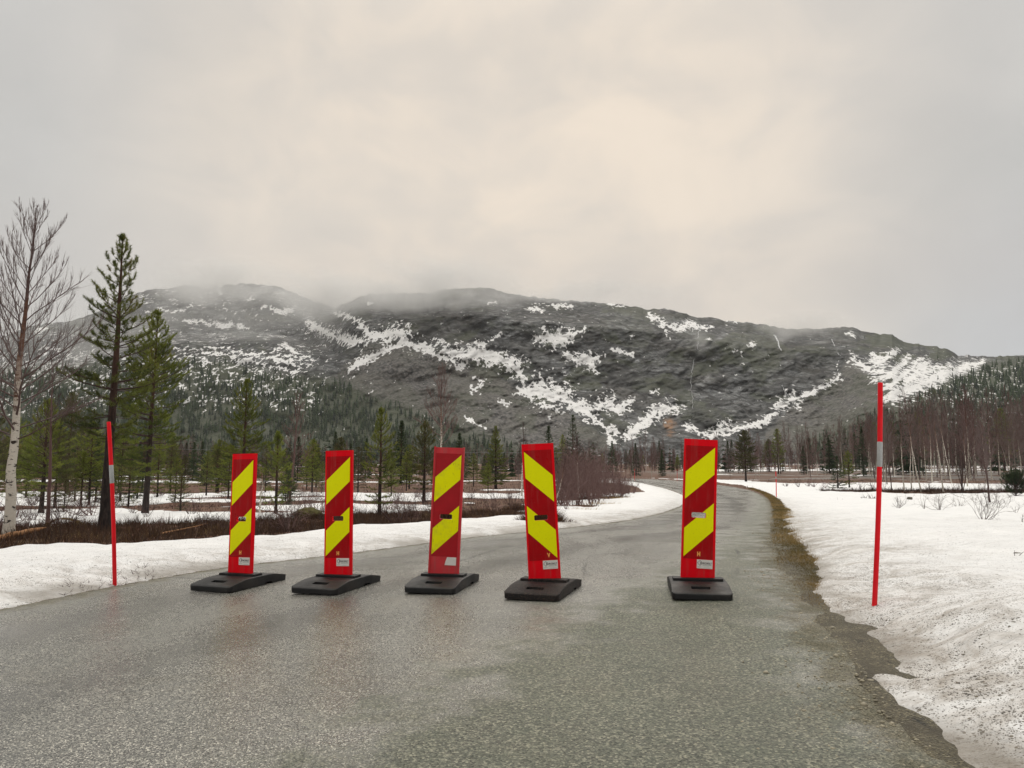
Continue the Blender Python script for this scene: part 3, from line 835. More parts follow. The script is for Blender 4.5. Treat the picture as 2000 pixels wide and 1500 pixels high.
for st in STROKES:
    x0 = min(p[0] for p in st) - 40; x1 = max(p[0] for p in st) + 40
    cs = np.where((us > x0) & (us < x1))[0]
    if len(cs) == 0:
        continue
    sl_ = slice(cs[0], cs[-1] + 1)
    a, b = sx_[:, sl_], sy_[:, sl_]
    cur = snow_f[:, sl_]
    for (ax, ay, aw), (cx, cy, cw) in zip(st[:-1], st[1:]):
        ex, ey = cx - ax, cy - ay
        t = np.clip(((a - ax) * ex + (b - ay) * ey) / (ex * ex + ey * ey + 1e-9), 0, 1)
        d = np.hypot(a - ax - t * ex, b - ay - t * ey)
        cur = np.maximum(cur, 1 - d / ((aw + (cw - aw) * t) * (1.6 if (ax > 1655 and ay > 680) else .75 if (ax < 640 and ay > 655) else 1.3)))
    snow_f[:, sl_] = cur
snow_a = np.clip(0.36 + snow_f * 0.42, -0.3, 0.78)
# thin speckled cover between the trees on the left hillside, ledges higher up
sprk = fbm(U / 3.2, PY / 5, 3, 111) * 0.65 + fbm(U / 22, PY / 16, 3, 112) * 0.35
wl = (1 - sstep(U, 560, 760)) * sstep(PY, 640, 700) * (1 - sstep(PY, 780, 850))
ledge = fbm(U / 26, PY / 4.5, 4, 113)
wu = (1 - sstep(U, 600, 800)) * (1 - sstep(PY, 690, 730)) * sstep(T, 0.05, 0.2)
snow_a = np.maximum(snow_a, -0.3 + 0.66 * wl + (sprk - 0.5) * 0.9 * wl)
snow_a = np.maximum(snow_a, -0.3 + 0.40 * wu + (ledge - 0.5) * 1.1 * wu)
wr = sstep(U, 1780, 1860) * sstep(PY, 700, 725) * (1 - sstep(PY, 820, 880))
snow_a = np.maximum(snow_a, -0.3 + 0.58 * wr + (sprk - 0.5) * 0.9 * wr)
scree_l = np.array([(650, 735), (720, 672), (800, 664), (870, 704), (960, 720), (1020, 765), (1040, 790), (1110, 805), (1190, 860), (1200, 900), (1000, 905), (900, 850), (760, 790), (690, 760)])
scree_r = np.array([(1500, 840), (1545, 795), (1640, 745), (1655, 690), (1700, 735), (1740, 790), (1660, 860), (1600, 880), (1480, 880)])
scree = np.maximum(sstep(sd_poly(sx_, sy_, scree_l), -4, 6), sstep(sd_poly(sx_, sy_, scree_r), -4, 6))
FOREST_L = np.array([(-950, 930), (-950, 740), (-100, 720), (340, 700), (450, 700), (560, 728), (640, 735), (690, 752), (740, 775), (800, 790), (860, 815), (900, 828), (960, 842), (1010, 866), (1060, 890), (1080, 930)])
FOREST_R = np.array([(1560, 930), (1560, 868), (1620, 838), (1700, 800), (1740, 795), (1800, 768), (1850, 745), (1900, 722), (1950, 704), (2050, 698), (2500, 705), (2950, 760), (2950, 930)])
sfl, sfr = sd_poly(sx_, sy_, FOREST_L), sd_poly(sx_, sy_, FOREST_R)
veg = np.maximum(sstep(sfl, -20, 25), sstep(sfr, -20, 15)) * 0.8
veg = np.maximum(veg, sstep(U, 1620, 1700) * sstep(fbm(U / 40, PY / 12, 3, 119), 0.42, 0.6) * 0.7)
veg = np.maximum(veg, 0.5 * cliff * sstep(fbm(U / 60 + 9, PY / 30, 4, 141), .56, .66))
veg = np.maximum(veg, 0.25 * (1 - sstep(PY, 640, 760)) * sstep(fbm(U / 50, PY / 20, 3, 121), 0.5, 0.65))
rust = sstep(1 - np.hypot((sx_ - 1308) / 17, (sy_ - 832) / 24), 0, 0.6) * (0.4 + 0.6 * sstep(fbm(U / 8, PY / 8, 3, 127), .35, .6))
pad = lambda a: np.vstack([a[:1], a, np.repeat(a[-1:], nb_, 0)])
MV = np.stack([MXa, MYa, MZa], -1).reshape(-1, 3)
link('mountain', mesh_from('mountain', MV, grid_faces(*MXa.shape), [MOUNT_M], dict(snow=pad(snow_a), scree=pad(scree), veg=pad(veg), rust=pad(rust)), True), kind='structure')


# ------------------------------------------------------------------ damp air and low cloud caught on the ridge
def box_mesh(name, lo, hi):
    (x0, y0, z0), (x1, y1, z1) = lo, hi
    V = [(x0, y0, z0), (x1, y0, z0), (x1, y1, z0), (x0, y1, z0), (x0, y0, z1), (x1, y0, z1), (x1, y1, z1), (x0, y1, z1)]
    Fq = [(0, 3, 2, 1), (4, 5, 6, 7), (0, 1, 5, 4), (1, 2, 6, 5), (2, 3, 7, 6), (3, 0, 4, 7)]
    return mesh_from(name, V, np.array(Fq))


hm, hb, ho = mat('damp_air')
pv = hb.n('ShaderNodeVolumePrincipled', Color=(0.93, 0.95, 0.96, 1), Density=HAZE_DENSITY, Anisotropy=0.0)
hm.node_tree.links.new(pv.outputs[0], ho.inputs['Volume'])
hz = link('haze', box_mesh('haze', (-3200, -2700, -9), (3200, 3400, 430)), kind='stuff', label='thin grey damp air that softens the far mountain')
hz.data.materials.append(hm)

mm, mb, mo = mat('low_cloud')
mco = mb.n('ShaderNodeTexCoord')
gen = mb.n('ShaderNodeVectorMath', dict(operation='MULTIPLY_ADD'), i0=mco.outputs['Generated'], i1=(2, 2, 2), i2=(-1, -1, -1)).outputs[0]
ln = mb.n('ShaderNodeVectorMath', dict(operation='LENGTH'), i0=gen).outputs['Value']
fall = mb.maprange(ln, 1.0, 0.25, 0, 1, True)
nz = mb.noise(mb.mapping(mco.outputs['Object'], scale=(0.011, 0.011, 0.017)), 1.0, 4, 0.6, 0.4)
oi_ = mb.n('ShaderNodeAttribute', dict(attribute_name='thin', attribute_type='OBJECT')).outputs[2]
fall = mb.math('MULTIPLY', fall, mb.math('SUBTRACT', 1.0, oi_))
dn = mb.math('MULTIPLY', mb.math('MULTIPLY', fall, mb.maprange(nz, 0.36, 0.66, 0, 1, True)), MIST_DENSITY)
pv = mb.n('ShaderNodeVolumePrincipled', Color=(0.97, 0.965, 0.95, 1), Density=dn, Anisotropy=0.2)
mm.node_tree.links.new(pv.outputs[0], mo.inputs['Volume'])


def cloud(name, label, px, py, dist, rx, ry, rz, thin=0.0):
    d = ray(px, py); d = d / d[1] * dist
    bm = bmesh.new()
    bmesh.ops.create_icosphere(bm, subdivisions=3, radius=1.0)
    for v in bm.verts:
        v.co = Vector((v.co.x * rx, v.co.y * ry, v.co.z * rz))
    me = bpy.data.meshes.new(name); bm.to_mesh(me); bm.free()
    me.materials.append(mm)
    o = link(name, me, kind='stuff', label=label, category='cloud')
    o.location = (d[0], d[1], 1 + d[2])
    o['thin'] = thin
    return o


cloud('low_cloud', 'wide thin veil of mist over the upper left mountain side', 300, 650, 1080, 420, 120, 130, .80)
cloud('low_cloud', 'grey wisp of cloud filling the saddle between the two summits', 640, 583, 1180, 105, 150, 46)
cloud('low_cloud', 'thin cloud drifting over the flat left summit', 440, 556, 1260, 170, 160, 40)
cloud('low_cloud', 'broad thin cloud hanging on the rounded middle summit', 830, 572, 1060, 180, 160, 52)
cloud('low_cloud', 'small puff of spray blown up over the cliff edge on the right', 1570, 634, 1040, 80, 60, 20)
cloud('low_cloud', 'faint cloud strip along the long descending ridge', 1150, 575, 1120, 160, 100, 14)

# ------------------------------------------------------------------ plants: mesh builders
def norm(v):
    return v / (np.linalg.norm(v, axis=-1, keepdims=True) + 1e-12)


def segs(P0, P1, R0, R1, k=3):
    """many tapered twigs at once"""
    P0, P1 = np.asarray(P0, float).reshape(-1, 3), np.asarray(P1, float).reshape(-1, 3)
    R0 = np.broadcast_to(np.asarray(R0, float), len(P0)); R1 = np.broadcast_to(np.asarray(R1, float), len(P0))
    d = norm(P1 - P0)
    ref = np.where(np.abs(d[:, 2:3]) > 0.9, np.array([[1.0, 0, 0]]), np.array([[0, 0, 1.0]]))
    a = norm(np.cross(d, ref)); b = np.cross(d, a)
    n = len(P0)
    V = np.empty((n, 2 * k, 3))
    for i in range(k):
        o = a * math.cos(2 * math.pi * i / k) + b * math.sin(2 * math.pi * i / k)
        V[:, i] = P0 + o * R0[:, None]
        V[:, k + i] = P1 + o * R1[:, None]
    base = (np.arange(n) * 2 * k)[:, None]
    F = np.concatenate([base + np.array([[i, (i + 1) % k, k + (i + 1) % k, k + i]]) for i in range(k)], 0)
    return V.reshape(-1, 3), F


def tube(path, radii, k=8):
    path = np.asarray(path, float); n = len(path)
    d = norm(np.gradient(path, axis=0))
    ref = np.array([[1.0, 0.1, 0]])
    a = norm(np.cross(d, ref)); b = np.cross(d, a)
    V = np.concatenate([path[:, None] + np.asarray(radii)[:, None, None] * (a[:, None] * np.cos(np.linspace(0, 2 * np.pi, k, False))[None, :, None]
                        + b[:, None] * np.sin(np.linspace(0, 2 * np.pi, k, False))[None, :, None])], 0).reshape(-1, 3)
    i = np.arange(n * k).reshape(n, k)
    j = np.roll(i, -1, 1)
    F = np.stack([i[:-1], j[:-1], j[1:], i[1:]], -1).reshape(-1, 4)
    return V, F


def blades(P, Dr, L, W, rg):
    """one thin pointed triangle each"""
    side = norm(np.cross(Dr, rg.normal(size=Dr.shape)))
    w = (np.asarray(W) / 2)[:, None] if np.ndim(W) else W / 2
    V = np.stack([P - side * w, P + side * w, P + Dr * np.asarray(L).reshape(-1, 1)], 1).reshape(-1, 3)
    F = np.arange(len(V)).reshape(-1, 3)
    return V, F


class Acc:
    def __init__(s):
        s.V, s.Q, s.T, s.mq, s.mt, s.tint, s.n = [], [], [], [], [], [], 0

    def add(s, V, F, mi=0, tint=0.5):
        F = F + s.n
        if F.shape[1] == 4:
            s.Q.append(F); s.mq.append(np.full(len(F), mi))
        else:
            s.T.append(F); s.mt.append(np.full(len(F), mi))
        s.V.append(V); s.n += len(V)
        s.tint.append(np.broadcast_to(np.asarray(tint, float), len(V)) if np.ndim(tint) == 0 else np.asarray(tint))

    def mesh(s, name, mats, smooth=False):
        F, mi = [], []
        if s.Q:
            F.append(np.concatenate(s.Q)); mi.append(np.concatenate(s.mq))
        if s.T:
            F.append(np.concatenate(s.T)); mi.append(np.concatenate(s.mt))
        return mesh_from(name, np.concatenate(s.V), F, mats, dict(tint=np.concatenate(s.tint)), smooth, np.concatenate(mi))


def trunk_path(H, lean, bend, rg, n=14):
    t = np.linspace(0, 1, n)
    wob = np.cumsum(rg.normal(0, 1, (n, 2)), 0) * bend * H / n
    wob -= wob[:1]
    x = lean[0] * t * H + wob[:, 0] - t * wob[-1, 0] * 0.6
    y = lean[1] * t * H + wob[:, 1] - t * wob[-1, 1] * 0.6
    return np.stack([x, y, t * H], -1)


def at_path(path, h):
    return np.stack([np.interp(h, path[:, 2], path[:, i]) for i in range(3)], -1)


def conifer(H, W, seed, cb=0.25, nw=24, npw=5, r0=0.09, elo=-5, ehi=55, prof='pine', tuft=26, nl=0.065, nwid=0.007,
            shoot=0.17, dens=1.0, irr=(.68, 1.16), sden=1.9, lean=(0, 0), bend=0.012, tipcurl=22, single=False):
    rg = np.random.default_rng(seed)
    path = trunk_path(H, lean, bend, rg)
    tt = path[:, 2] / H
    rad = r0 * (1 - tt) ** 0.85 + 0.006
    rad[0] *= 1.25
    tr = Acc(); tr.add(*tube(path, rad, 9 if not single else 5))
    cr = tr if single else Acc()
    tp, td, tl, tti = [], [], [], []
    S0, S1, Sr0, Sr1 = [], [], [], []
    for w in range(nw):
        rel = (w + rg.uniform(-.2, .2)) / (nw - 1)
        rel = min(max(rel, 0), 1)
        h = H * (cb + (1 - cb - 0.012) * rel ** 0.92)
        if prof == 'pine':
            L = W * (1 - rel) ** 0.62 * (0.45 + 0.55 * min(1, rel / 0.22)) * 1.05 + 0.05 * W
        elif prof == 'cone':
            L = W * ((1 - rel) * 0.96 + 0.05)
        else:
            L = W * (math.sin(math.pi * min(1, 0.16 + rel * 0.84)) ** 0.6)
        nb = max(3, int(round(npw + rg.uniform(-1, 1))))
        a0 = rg.uniform(0, 6.28)
        for b in range(nb):
            az = a0 + 6.283 * b / nb + rg.uniform(-.35, .35)
            Lb = L * rg.uniform(*irr)
            if rg.random() > dens * (1.0 if rel > 0.25 else 0.75):
                continue
            el = math.radians(elo + (ehi - elo) * rel ** 1.2 + rg.uniform(-8, 8))
            n = 6
            s = np.linspace(0, 1, n)
            els = el + np.radians(tipcurl) * s ** 2
            azs = az + np.cumsum(rg.normal(0, 0.06, n))
            dirs = np.stack([np.cos(els) * np.cos(azs), np.cos(els) * np.sin(azs), np.sin(els)], -1)
            pts = at_path(path, h + rg.uniform(-.03, .03) * H / 10) + np.vstack([np.zeros(3), np.cumsum(dirs[:-1] * Lb / (n - 1), 0)])
            br = max(0.0045, 0.016 * Lb / 1.0) * (1.15 - rel * 0.4)
            rr = br * (1 - 0.8 * s) + 0.0015
            S0.append(pts[:-1]); S1.append(pts[1:]); Sr0.append(rr[:-1]); Sr1.append(rr[1:])
            # side shoots
            ns = max(2, int(Lb / shoot * sden))
            ss = np.linspace(0.28 if rel < .6 else .15, 0.97, ns)
            base = np.stack([np.interp(ss, s, pts[:, i]) for i in range(3)], -1)
            sd = 1 if rg.random() < .5 else -1
            sgn = np.where(np.arange(ns) % 2 == 0, sd, -sd)
            aa = np.interp(ss, s, azs) + sgn * rg.uniform(.55, 1.05, ns)
            ee = np.interp(ss, s, els) + rg.uniform(-.12, .45, ns)
            ll = np.clip(Lb * 0.42 * (1.08 - ss), 0.05 * W + 0.05, 0.55) * rg.uniform(.7, 1.2, ns)
            sdir = np.stack([np.cos(ee) * np.cos(aa), np.cos(ee) * np.sin(aa), np.sin(ee)], -1)
            end = base + sdir * ll[:, None]
            S0.append(base); S1.append(end); Sr0.append(np.full(ns, .0035)); Sr1.append(np.full(ns, .0015))
            tint = rg.uniform(0.1, 0.75) + (0.12 if rel > .5 else 0)
            shl = np.minimum(ll, shoot * rg.uniform(.7, 1.3, ns))
            tp.append(end - sdir * shl[:, None]); td.append(sdir); tl.append(shl * 1.15); tti.append(np.full(ns, tint) + rg.uniform(-.12, .12, ns))
            # branchlets on the longer shoots
            big = np.where(ll > shoot * 1.1)[0]
            for sg in (-1, 1):
                if len(big) == 0:
                    break
                a3 = aa[big] + sg * rg.uniform(.5, .9, len(big)); e3 = ee[big] + rg.uniform(-.1, .4, len(big))
                d3 = np.stack([np.cos(e3) * np.cos(a3), np.cos(e3) * np.sin(a3), np.sin(e3)], -1)
                l3 = np.minimum(ll[big] * .55, shoot * 1.2)
                p3 = base[big] + sdir[big] * (ll[big] * rg.uniform(.35, .75, len(big)))[:, None]
                S0.append(p3); S1.append(p3 + d3 * l3[:, None]); Sr0.append(np.full(len(big), .003)); Sr1.append(np.full(len(big), .0012))
                tp.append(p3 + d3 * (l3 * .15)[:, None]); td.append(d3); tl.append(l3); tti.append(np.full(len(big), tint) + rg.uniform(-.12, .12, len(big)))
            # the branch tip itself
            tp.append(pts[-2:-1]); td.append(dirs[-1:]); tl.append(np.array([Lb / (n - 1) * 1.1])); tti.append(np.array([tint + .1]))
    # leader
    tp.append(at_path(path, H * np.array([.93, .96, .985]))); td.append(np.tile([[0, 0, 1.0]], (3, 1))); tl.append(np.array([.05, .04, .03]) * H * .6 + .04); tti.append(np.full(3, .6))
    cr.add(*segs(np.concatenate(S0), np.concatenate(S1), np.concatenate(Sr0), np.concatenate(Sr1), 3), mi=1 if not single else 0)
    tp, td, tl, tti = map(np.concatenate, (tp, td, tl, tti))
    n = np.repeat(np.arange(len(tp)), tuft)
    u = rg.uniform(0, 1, len(n))
    P = tp[n] + td[n] * (tl[n] * u)[:, None]
    Dn = norm(td[n] * rg.uniform(.45, .9, len(n))[:, None] + norm(rg.normal(size=(len(n), 3))) * 0.8)
    V, F = blades(P, Dn, nl * rg.uniform(.7, 1.2, len(n)), nwid, rg)
    cr.add(V, F, mi=0 if not single else 1, tint=np.repeat(np.clip(tti[n] + rg.uniform(-.15, .15, len(n)), 0, 1), 3))
    return tr, (None if single else cr)


def birch(H, W, seed, lean=(0, 0), r0=0.07, npr=36, nsec=7, ntw=5, cb=0.22, bend=0.03, tw=0.0032, el=(28, 62), single=False, stems=1, profile=0.8):
    rg = np.random.default_rng(seed)
    tr = Acc(); cr = tr if single else Acc()
    S0, S1, A0, A1 = [], [], [], []

    def grow(p, az, e, L, r, n, curl, wob):
        s = np.linspace(0, 1, n)
        es = e + curl * s + np.cumsum(rg.normal(0, wob, n)); as_ = az + np.cumsum(rg.normal(0, wob * 1.3, n))
        d = np.stack([np.cos(es) * np.cos(as_), np.cos(es) * np.sin(as_), np.sin(es)], -1)
        pts = p + np.vstack([np.zeros(3), np.cumsum(d[:-1] * L / (n - 1), 0)])
        rr = r * (1 - .75 * s)
        S0.append(pts[:-1]); S1.append(pts[1:]); A0.append(rr[:-1]); A1.append(rr[1:])
        return pts, as_, es

    for st in range(stems):
        Hs = H * (1 if st == 0 else rg.uniform(.65, .92))
        ln = np.array(lean) + (0 if st == 0 else rg.normal(0, .16, 2))
        path = trunk_path(Hs, ln, bend, rg, 16)
        tt = path[:, 2] / Hs
        rad = r0 * (1 if st == 0 else .7) * (1 - tt) ** 1.05 + 0.004
        rad[0] *= 1.2
        tr.add(*tube(path, rad, 9 if not single else 4))
        for i in range(npr):
            rel = (i + rg.uniform(0, .8)) / npr
            h = Hs * (cb + (0.97 - cb) * rel)
            L = W * (1 - rel) ** profile * rg.uniform(.7, 1.15) + .04 * Hs
            e = math.radians(el[0] + (el[1] - el[0]) * rel + rg.uniform(-9, 9))
            az = i * 2.39996 + rg.uniform(-.4, .4)
            r = max(tw * 1.3, 0.0095 * L * (r0 / .07) ** .5)
            pts, azs, es = grow(at_path(path, h), az, e, L, r, 6, math.radians(14), .07)
            ns = max(2, int(nsec * (0.4 + .6 * L / W)))
            for j in range(ns):
                s = .22 + .75 * (j + rg.uniform(0, .6)) / ns
                p = np.array([np.interp(s, np.linspace(0, 1, 6), pts[:, q]) for q in range(3)])
                k = int(s * 5)
                L2 = (L * .42 * (1.15 - s) + .05 * W) * rg.uniform(.7, 1.2)
                sg = 1 if j % 2 else -1
                p2, a2, e2 = grow(p, azs[k] + sg * rg.uniform(.35, .8), es[k] + rg.uniform(-.05, .3), L2, max(tw, r * .45), 4, .22, .10)
                if ntw:
                    m = ntw
                    sT = rg.uniform(.25, 1, m)
                    pT = np.stack([np.interp(sT, np.linspace(0, 1, 4), p2[:, q]) for q in range(3)], -1)
                    aT = a2[-1] + rg.uniform(-.9, .9, m); eT = e2[-1] + rg.uniform(-.35, .35, m)
                    dT = np.stack([np.cos(eT) * np.cos(aT), np.cos(eT) * np.sin(aT), np.sin(eT)], -1)
                    lT = L2 * rg.uniform(.3, .65, m)
                    S0.append(pT); S1.append(pT + dT * lT[:, None]); A0.append(np.full(m, tw * .9)); A1.append(np.full(m, tw * .45))
    cr.add(*segs(np.concatenate(S0), np.concatenate(S1), np.concatenate(A0), np.concatenate(A1), 3), mi=1 if single else 0)
    return tr, (None if single else cr)


def bush(H, W, seed, nst=14, tw=0.004, depth=2):
    rg = np.random.default_rng(seed)
    S0, S1, A0, A1 = [], [], [], []

    def grow(p, d, L, r, dep):
        n = 5
        pts = [p]
        for i in range(n - 1):
            d = norm(d + rg.normal(0, .22, 3) + np.array([0, 0, .08]))
            pts.append(pts[-1] + d * L / (n - 1))
        pts = np.array(pts)
        rr = r * (1 - .7 * np.linspace(0, 1, n))
        S0.append(pts[:-1]); S1.append(pts[1:]); A0.append(rr[:-1]); A1.append(rr[1:])
        if dep:
            for j in range(rg.integers(2, 5)):
                q = rg.integers(1, n)
                grow(pts[q], norm(d + rg.normal(0, .75, 3) + np.array([0, 0, .15])), L * rg.uniform(.35, .65), max(tw * .5, r * .55), dep - 1)
    for i in range(nst):
        az = rg.uniform(0, 6.28); e = rg.uniform(.35, 1.4)
        grow(np.array([math.cos(az), math.sin(az), 0]) * W * .12 * rg.random() + np.array([0, 0, -.03]), np.array([math.cos(az) * math.cos(e) * W / H, math.sin(az) * math.cos(e) * W / H, math.sin(e)]),
             H * rg.uniform(.6, 1.0), tw * 1.6, depth)
    a = Acc(); a.add(*segs(np.concatenate(S0), np.concatenate(S1), np.concatenate(A0), np.concatenate(A1), 3))
    return a


def GS(px, py):
    """where a line of sight meets the snow or ground surface"""
    d = ray(px, py); d = d / d[1]
    y = G(px, py)[1]
    for _ in range(25):
        y = y * .5 + .5 * (surf_z(d[0] * y, y) - 1) / d[2]
    return np.array([d[0] * y, y])


def spot(px, py=None, dist=None):
    """ground position under a bearing: from the place where it meets the ground or from its distance"""
    if dist is None:
        return G(px, py)
    d = ray(px, 912)
    return np.array([d[0] / d[1] * dist, dist])


def plant(kind, label, trcr, mats, loc, rz=0, sc=1.0, group=None, trunk_mats=None, cat='tree'):
    tr, cr = trcr
    o = thing(kind, label, cat, loc, rz, group)
    o.scale = (sc, sc, sc)
    link('trunk', tr.mesh('trunk', trunk_mats, True) if isinstance(tr, Acc) else tr, o)
    link('crown', cr.mesh('crown', mats) if isinstance(cr, Acc) else cr, o)
    return o


def place(px, py, top, dist=None):
    g = spot(px, py, dist)
    z = surf_z(g[0], g[1])
    H = top_height(px, top, g[1]) - z
    return (float(g[0]), float(g[1]), z - 0.03), H, g[1] / FPX     # location, height, metres per pixel

# ------------------------------------------------------------------ single trees one can point at
def do_pine(px, py, top, wpx, label, seed, kind='pine_tree', nm=None, dist=None, topx=None, **kw):
    loc, H, mpp = place(px, py, top, dist)
    lean = ((topx - px) * mpp / H, 0) if topx else (0, 0)
    lean = (lean[0] - (loc[0] / loc[1]) * 0.0, lean[1])
    tc_ = conifer(H, wpx * mpp, seed, lean=lean, **kw)
    return plant(kind, label, tc_, [nm or PINE_N, TWIG], loc, 0, trunk_mats=[PINE_B])


def do_birch(px, py, top, wpx, label, seed, dist=None, topx=None, mats=None, bark=None, kind='birch_tree', **kw):
    loc, H, mpp = place(px, py, top, dist)
    lean = ((topx - px) * mpp / H, 0) if topx else (0, 0)
    tc_ = birch(H, wpx * mpp, seed, lean=lean, **kw)
    return plant(kind, label, tc_, mats or [TWIG], loc, 0, trunk_mats=[bark or BIRCH_B])


# the upright direction of far-left trees leans towards the middle in the picture; top columns are given as seen
do_birch(16, 1052, 402, 190, 'tall bare birch with white peeling trunk at the left end of the heather strip', 3, topx=22, r0=.088, npr=50, nsec=11, ntw=7, cb=.28, tw=.0029, el=(26, 62), bend=.05, profile=.62, mats=[TWIG_B])
do_pine(203, 1037, 462, 94, 'tallest pine, with a straight dark trunk behind the left red snow pole', 11, topx=206, r0=.105, nw=26, npw=5, cb=.28, nl=.066, nwid=.0095, tuft=48, shoot=.17, dens=.86, elo=-4, ehi=46, irr=(.45, 1.35), sden=1.5, tipcurl=34)
do_pine(283, 1006, 610, 88, 'second tallest pine, right of the left red snow pole', 12, topx=288, r0=.09, nw=25, npw=6, cb=.20, nl=.07, nwid=.011, tuft=48, shoot=.19, nm=PINE_Y, elo=-4, ehi=46, dens=.9, irr=(.45, 1.3), sden=1.75, tipcurl=32)
do_birch(93, 1030, 690, 40, 'thin bare sapling with a reddish stem between the birch and the tallest pine', 5, topx=80, r0=.042, npr=24, nsec=6, ntw=4, cb=.35, bark=TWIG_R, tw=.0038, kind='bare_sapling')
do_pine(80, 1004, 785, 62, 'bushy green pine behind the thin reddish sapling', 13, nm=PINE_Y, r0=.07, nw=20, npw=6, cb=.16, nl=.07, nwid=.011, tuft=30, shoot=.2)
do_pine(158, 985, 886, 34, 'small yellow green pine left of the tallest pine trunk', 14, nm=PINE_Y, r0=.05, nw=13, npw=5, cb=.3, nl=.08, nwid=.013, tuft=24, shoot=.22)
do_pine(-30, 1000, 800, 70, 'pine cut by the left edge of the photo behind the birch', 15, nm=BROWN_N, r0=.08, nw=18, cb=.2, nl=.08, nwid=.012, tuft=22, shoot=.2)
do_pine(130, 965, 770, 60, 'dull olive pine in the gap between bushy pine and tallest pine', 16, nm=BROWN_N, r0=.1, nw=20, npw=5, cb=.22, nl=.11, nwid=.02, tuft=22, shoot=.3)
do_pine(352, 1003, 928, 20, 'tiny pine standing alone in the snow left of the first barrier panel', 17, r0=.03, nw=11, npw=5, cb=.08, nl=.05, nwid=.008, tuft=16, shoot=.12, nm=BROWN_N)
do_pine(472, 985, 744, 58, 'broad pine rising behind the first barrier panel from the left', 18, r0=.11, nw=19, npw=6, cb=.14, nl=.10, nwid=.016, tuft=38, shoot=.27, prof='pine', irr=(.55, 1.25), sden=1.5, tipcurl=32, nm=PINE_Y)
do_pine(425, 960, 862, 38, 'low olive pine left of the first barrier panel top', 19, nm=PINE_Y, r0=.09, nw=14, npw=6, cb=.1, nl=.12, nwid=.02, tuft=24, shoot=.3)
do_pine(538, 1010, 846, 34, 'slender sparse pine just right of the first barrier panel', 20, nm=PINE_Y, r0=.045, nw=18, npw=5, cb=.14, nl=.08, nwid=.012, tuft=24, shoot=.2, dens=.85, irr=(.5, 1.3))
do_birch(508, 1003, 880, 16, 'thin crooked white birch stem hugging the right side of the first barrier panel', 22, r0=.028, npr=12, nsec=4, ntw=3, cb=.3, bend=.12, tw=.004)
do_birch(565, 985, 765, 48, 'bare reddish birch between the first and second barrier panels', 23, topx=578, r0=.07, npr=36, nsec=8, ntw=5, cb=.3, mats=[TWIG_R], tw=.0058, bark=TWIG_R, profile=.7)
do_pine(741, 1012, 800, 46, 'bright green young pine between the second and third barrier panels', 24, nm=PINE_Y, irr=(.55, 1.25), tipcurl=32, r0=.05, nw=18, npw=5, cb=.14, nl=.065, nwid=.010, tuft=26, shoot=.16, prof='pine')
do_pine(828, 978, 826, 40, 'brownish green pine left of the third barrier panel', 25, nm=BROWN_N, r0=.09, nw=18, npw=6, cb=.16, nl=.1, nwid=.018, tuft=24, shoot=.26)
do_birch(856, 962, 712, 56, 'bare birch with white trunk rising from behind the third barrier panel', 26, topx=862, r0=.11, npr=36, nsec=9, ntw=5, cb=.36, tw=.008, bend=.04, el=(32, 64), profile=.6, mats=[TWIG_R])
do_pine(968, 956, 834, 35, 'full green spruce right of the third barrier panel', 27, kind='spruce_tree', nm=PINE_N, r0=.13, nw=22, npw=7, cb=.10, prof='cone', elo=-10, ehi=45, nl=.10, nwid=.022, tuft=24, shoot=.26)
do_birch(1019, 968, 822, 24, 'thin bare birch just left of the fourth barrier panel', 28, topx=1022, r0=.06, npr=26, nsec=6, ntw=4, cb=.25, tw=.007)
do_pine(1120, 952, 812, 34, 'dark spruce behind the reddish thicket right of the fourth barrier panel', 29, kind='spruce_tree', nm=SPRUCE_N, r0=.12, nw=20, npw=6, cb=.12, prof='cone', elo=-12, ehi=40, nl=.12, nwid=.022, tuft=20, shoot=.3, dens=.85)
do_birch(1131, 975, 838, 34, 'two stemmed pale birch standing in the reddish thicket', 30, topx=1126, r0=.06, npr=22, nsec=6, ntw=4, cb=.3, tw=.006, stems=2, bend=.05)
do_birch(1082, 988, 880, 14, 'crooked pale birch stem leaning out beside the fourth barrier panel', 31, topx=1106, r0=.032, npr=10, nsec=3, ntw=3, cb=.5, tw=.005, bend=.12, profile=.5)
do_pine(1457, 941, 842, 30, 'lone tall pine on the brown bog right of the fifth barrier panel', 32, nm=BROWN_N, r0=.16, nw=20, npw=6, cb=.22, prof='pine', nl=.17, nwid=.04, tuft=20, shoot=.42, elo=-5, ehi=40)
do_pine(1637, 955, 892, 19, 'small dark spruce left of the right red snow pole', 33, kind='spruce_tree', nm=SPRUCE_N, r0=.07, nw=15, npw=6, cb=.04, prof='cone', elo=-10, ehi=40, nl=.1, nwid=.02, tuft=18, shoot=.24)
do_pine(1659, 954, 882, 20, 'small olive pine touching the small dark spruce near the right snow pole', 34, nm=PINE_Y, r0=.07, nw=14, npw=6, cb=.1, nl=.1, nwid=.02, tuft=18, shoot=.24)
jun = conifer(1.0, 1.25, 35, cb=.02, nw=9, npw=9, r0=.03, elo=35, ehi=80, prof='x', nl=.09, nwid=.02, tuft=18, shoot=.2)
g = spot(1985, 972); plant('juniper_bush', 'low dark green juniper bush at the right edge of the photo', jun, [SPRUCE_N, TWIG], (g[0], g[1], surf_z(*g) - .05), 0, trunk_mats=[PINE_B], cat='bush')
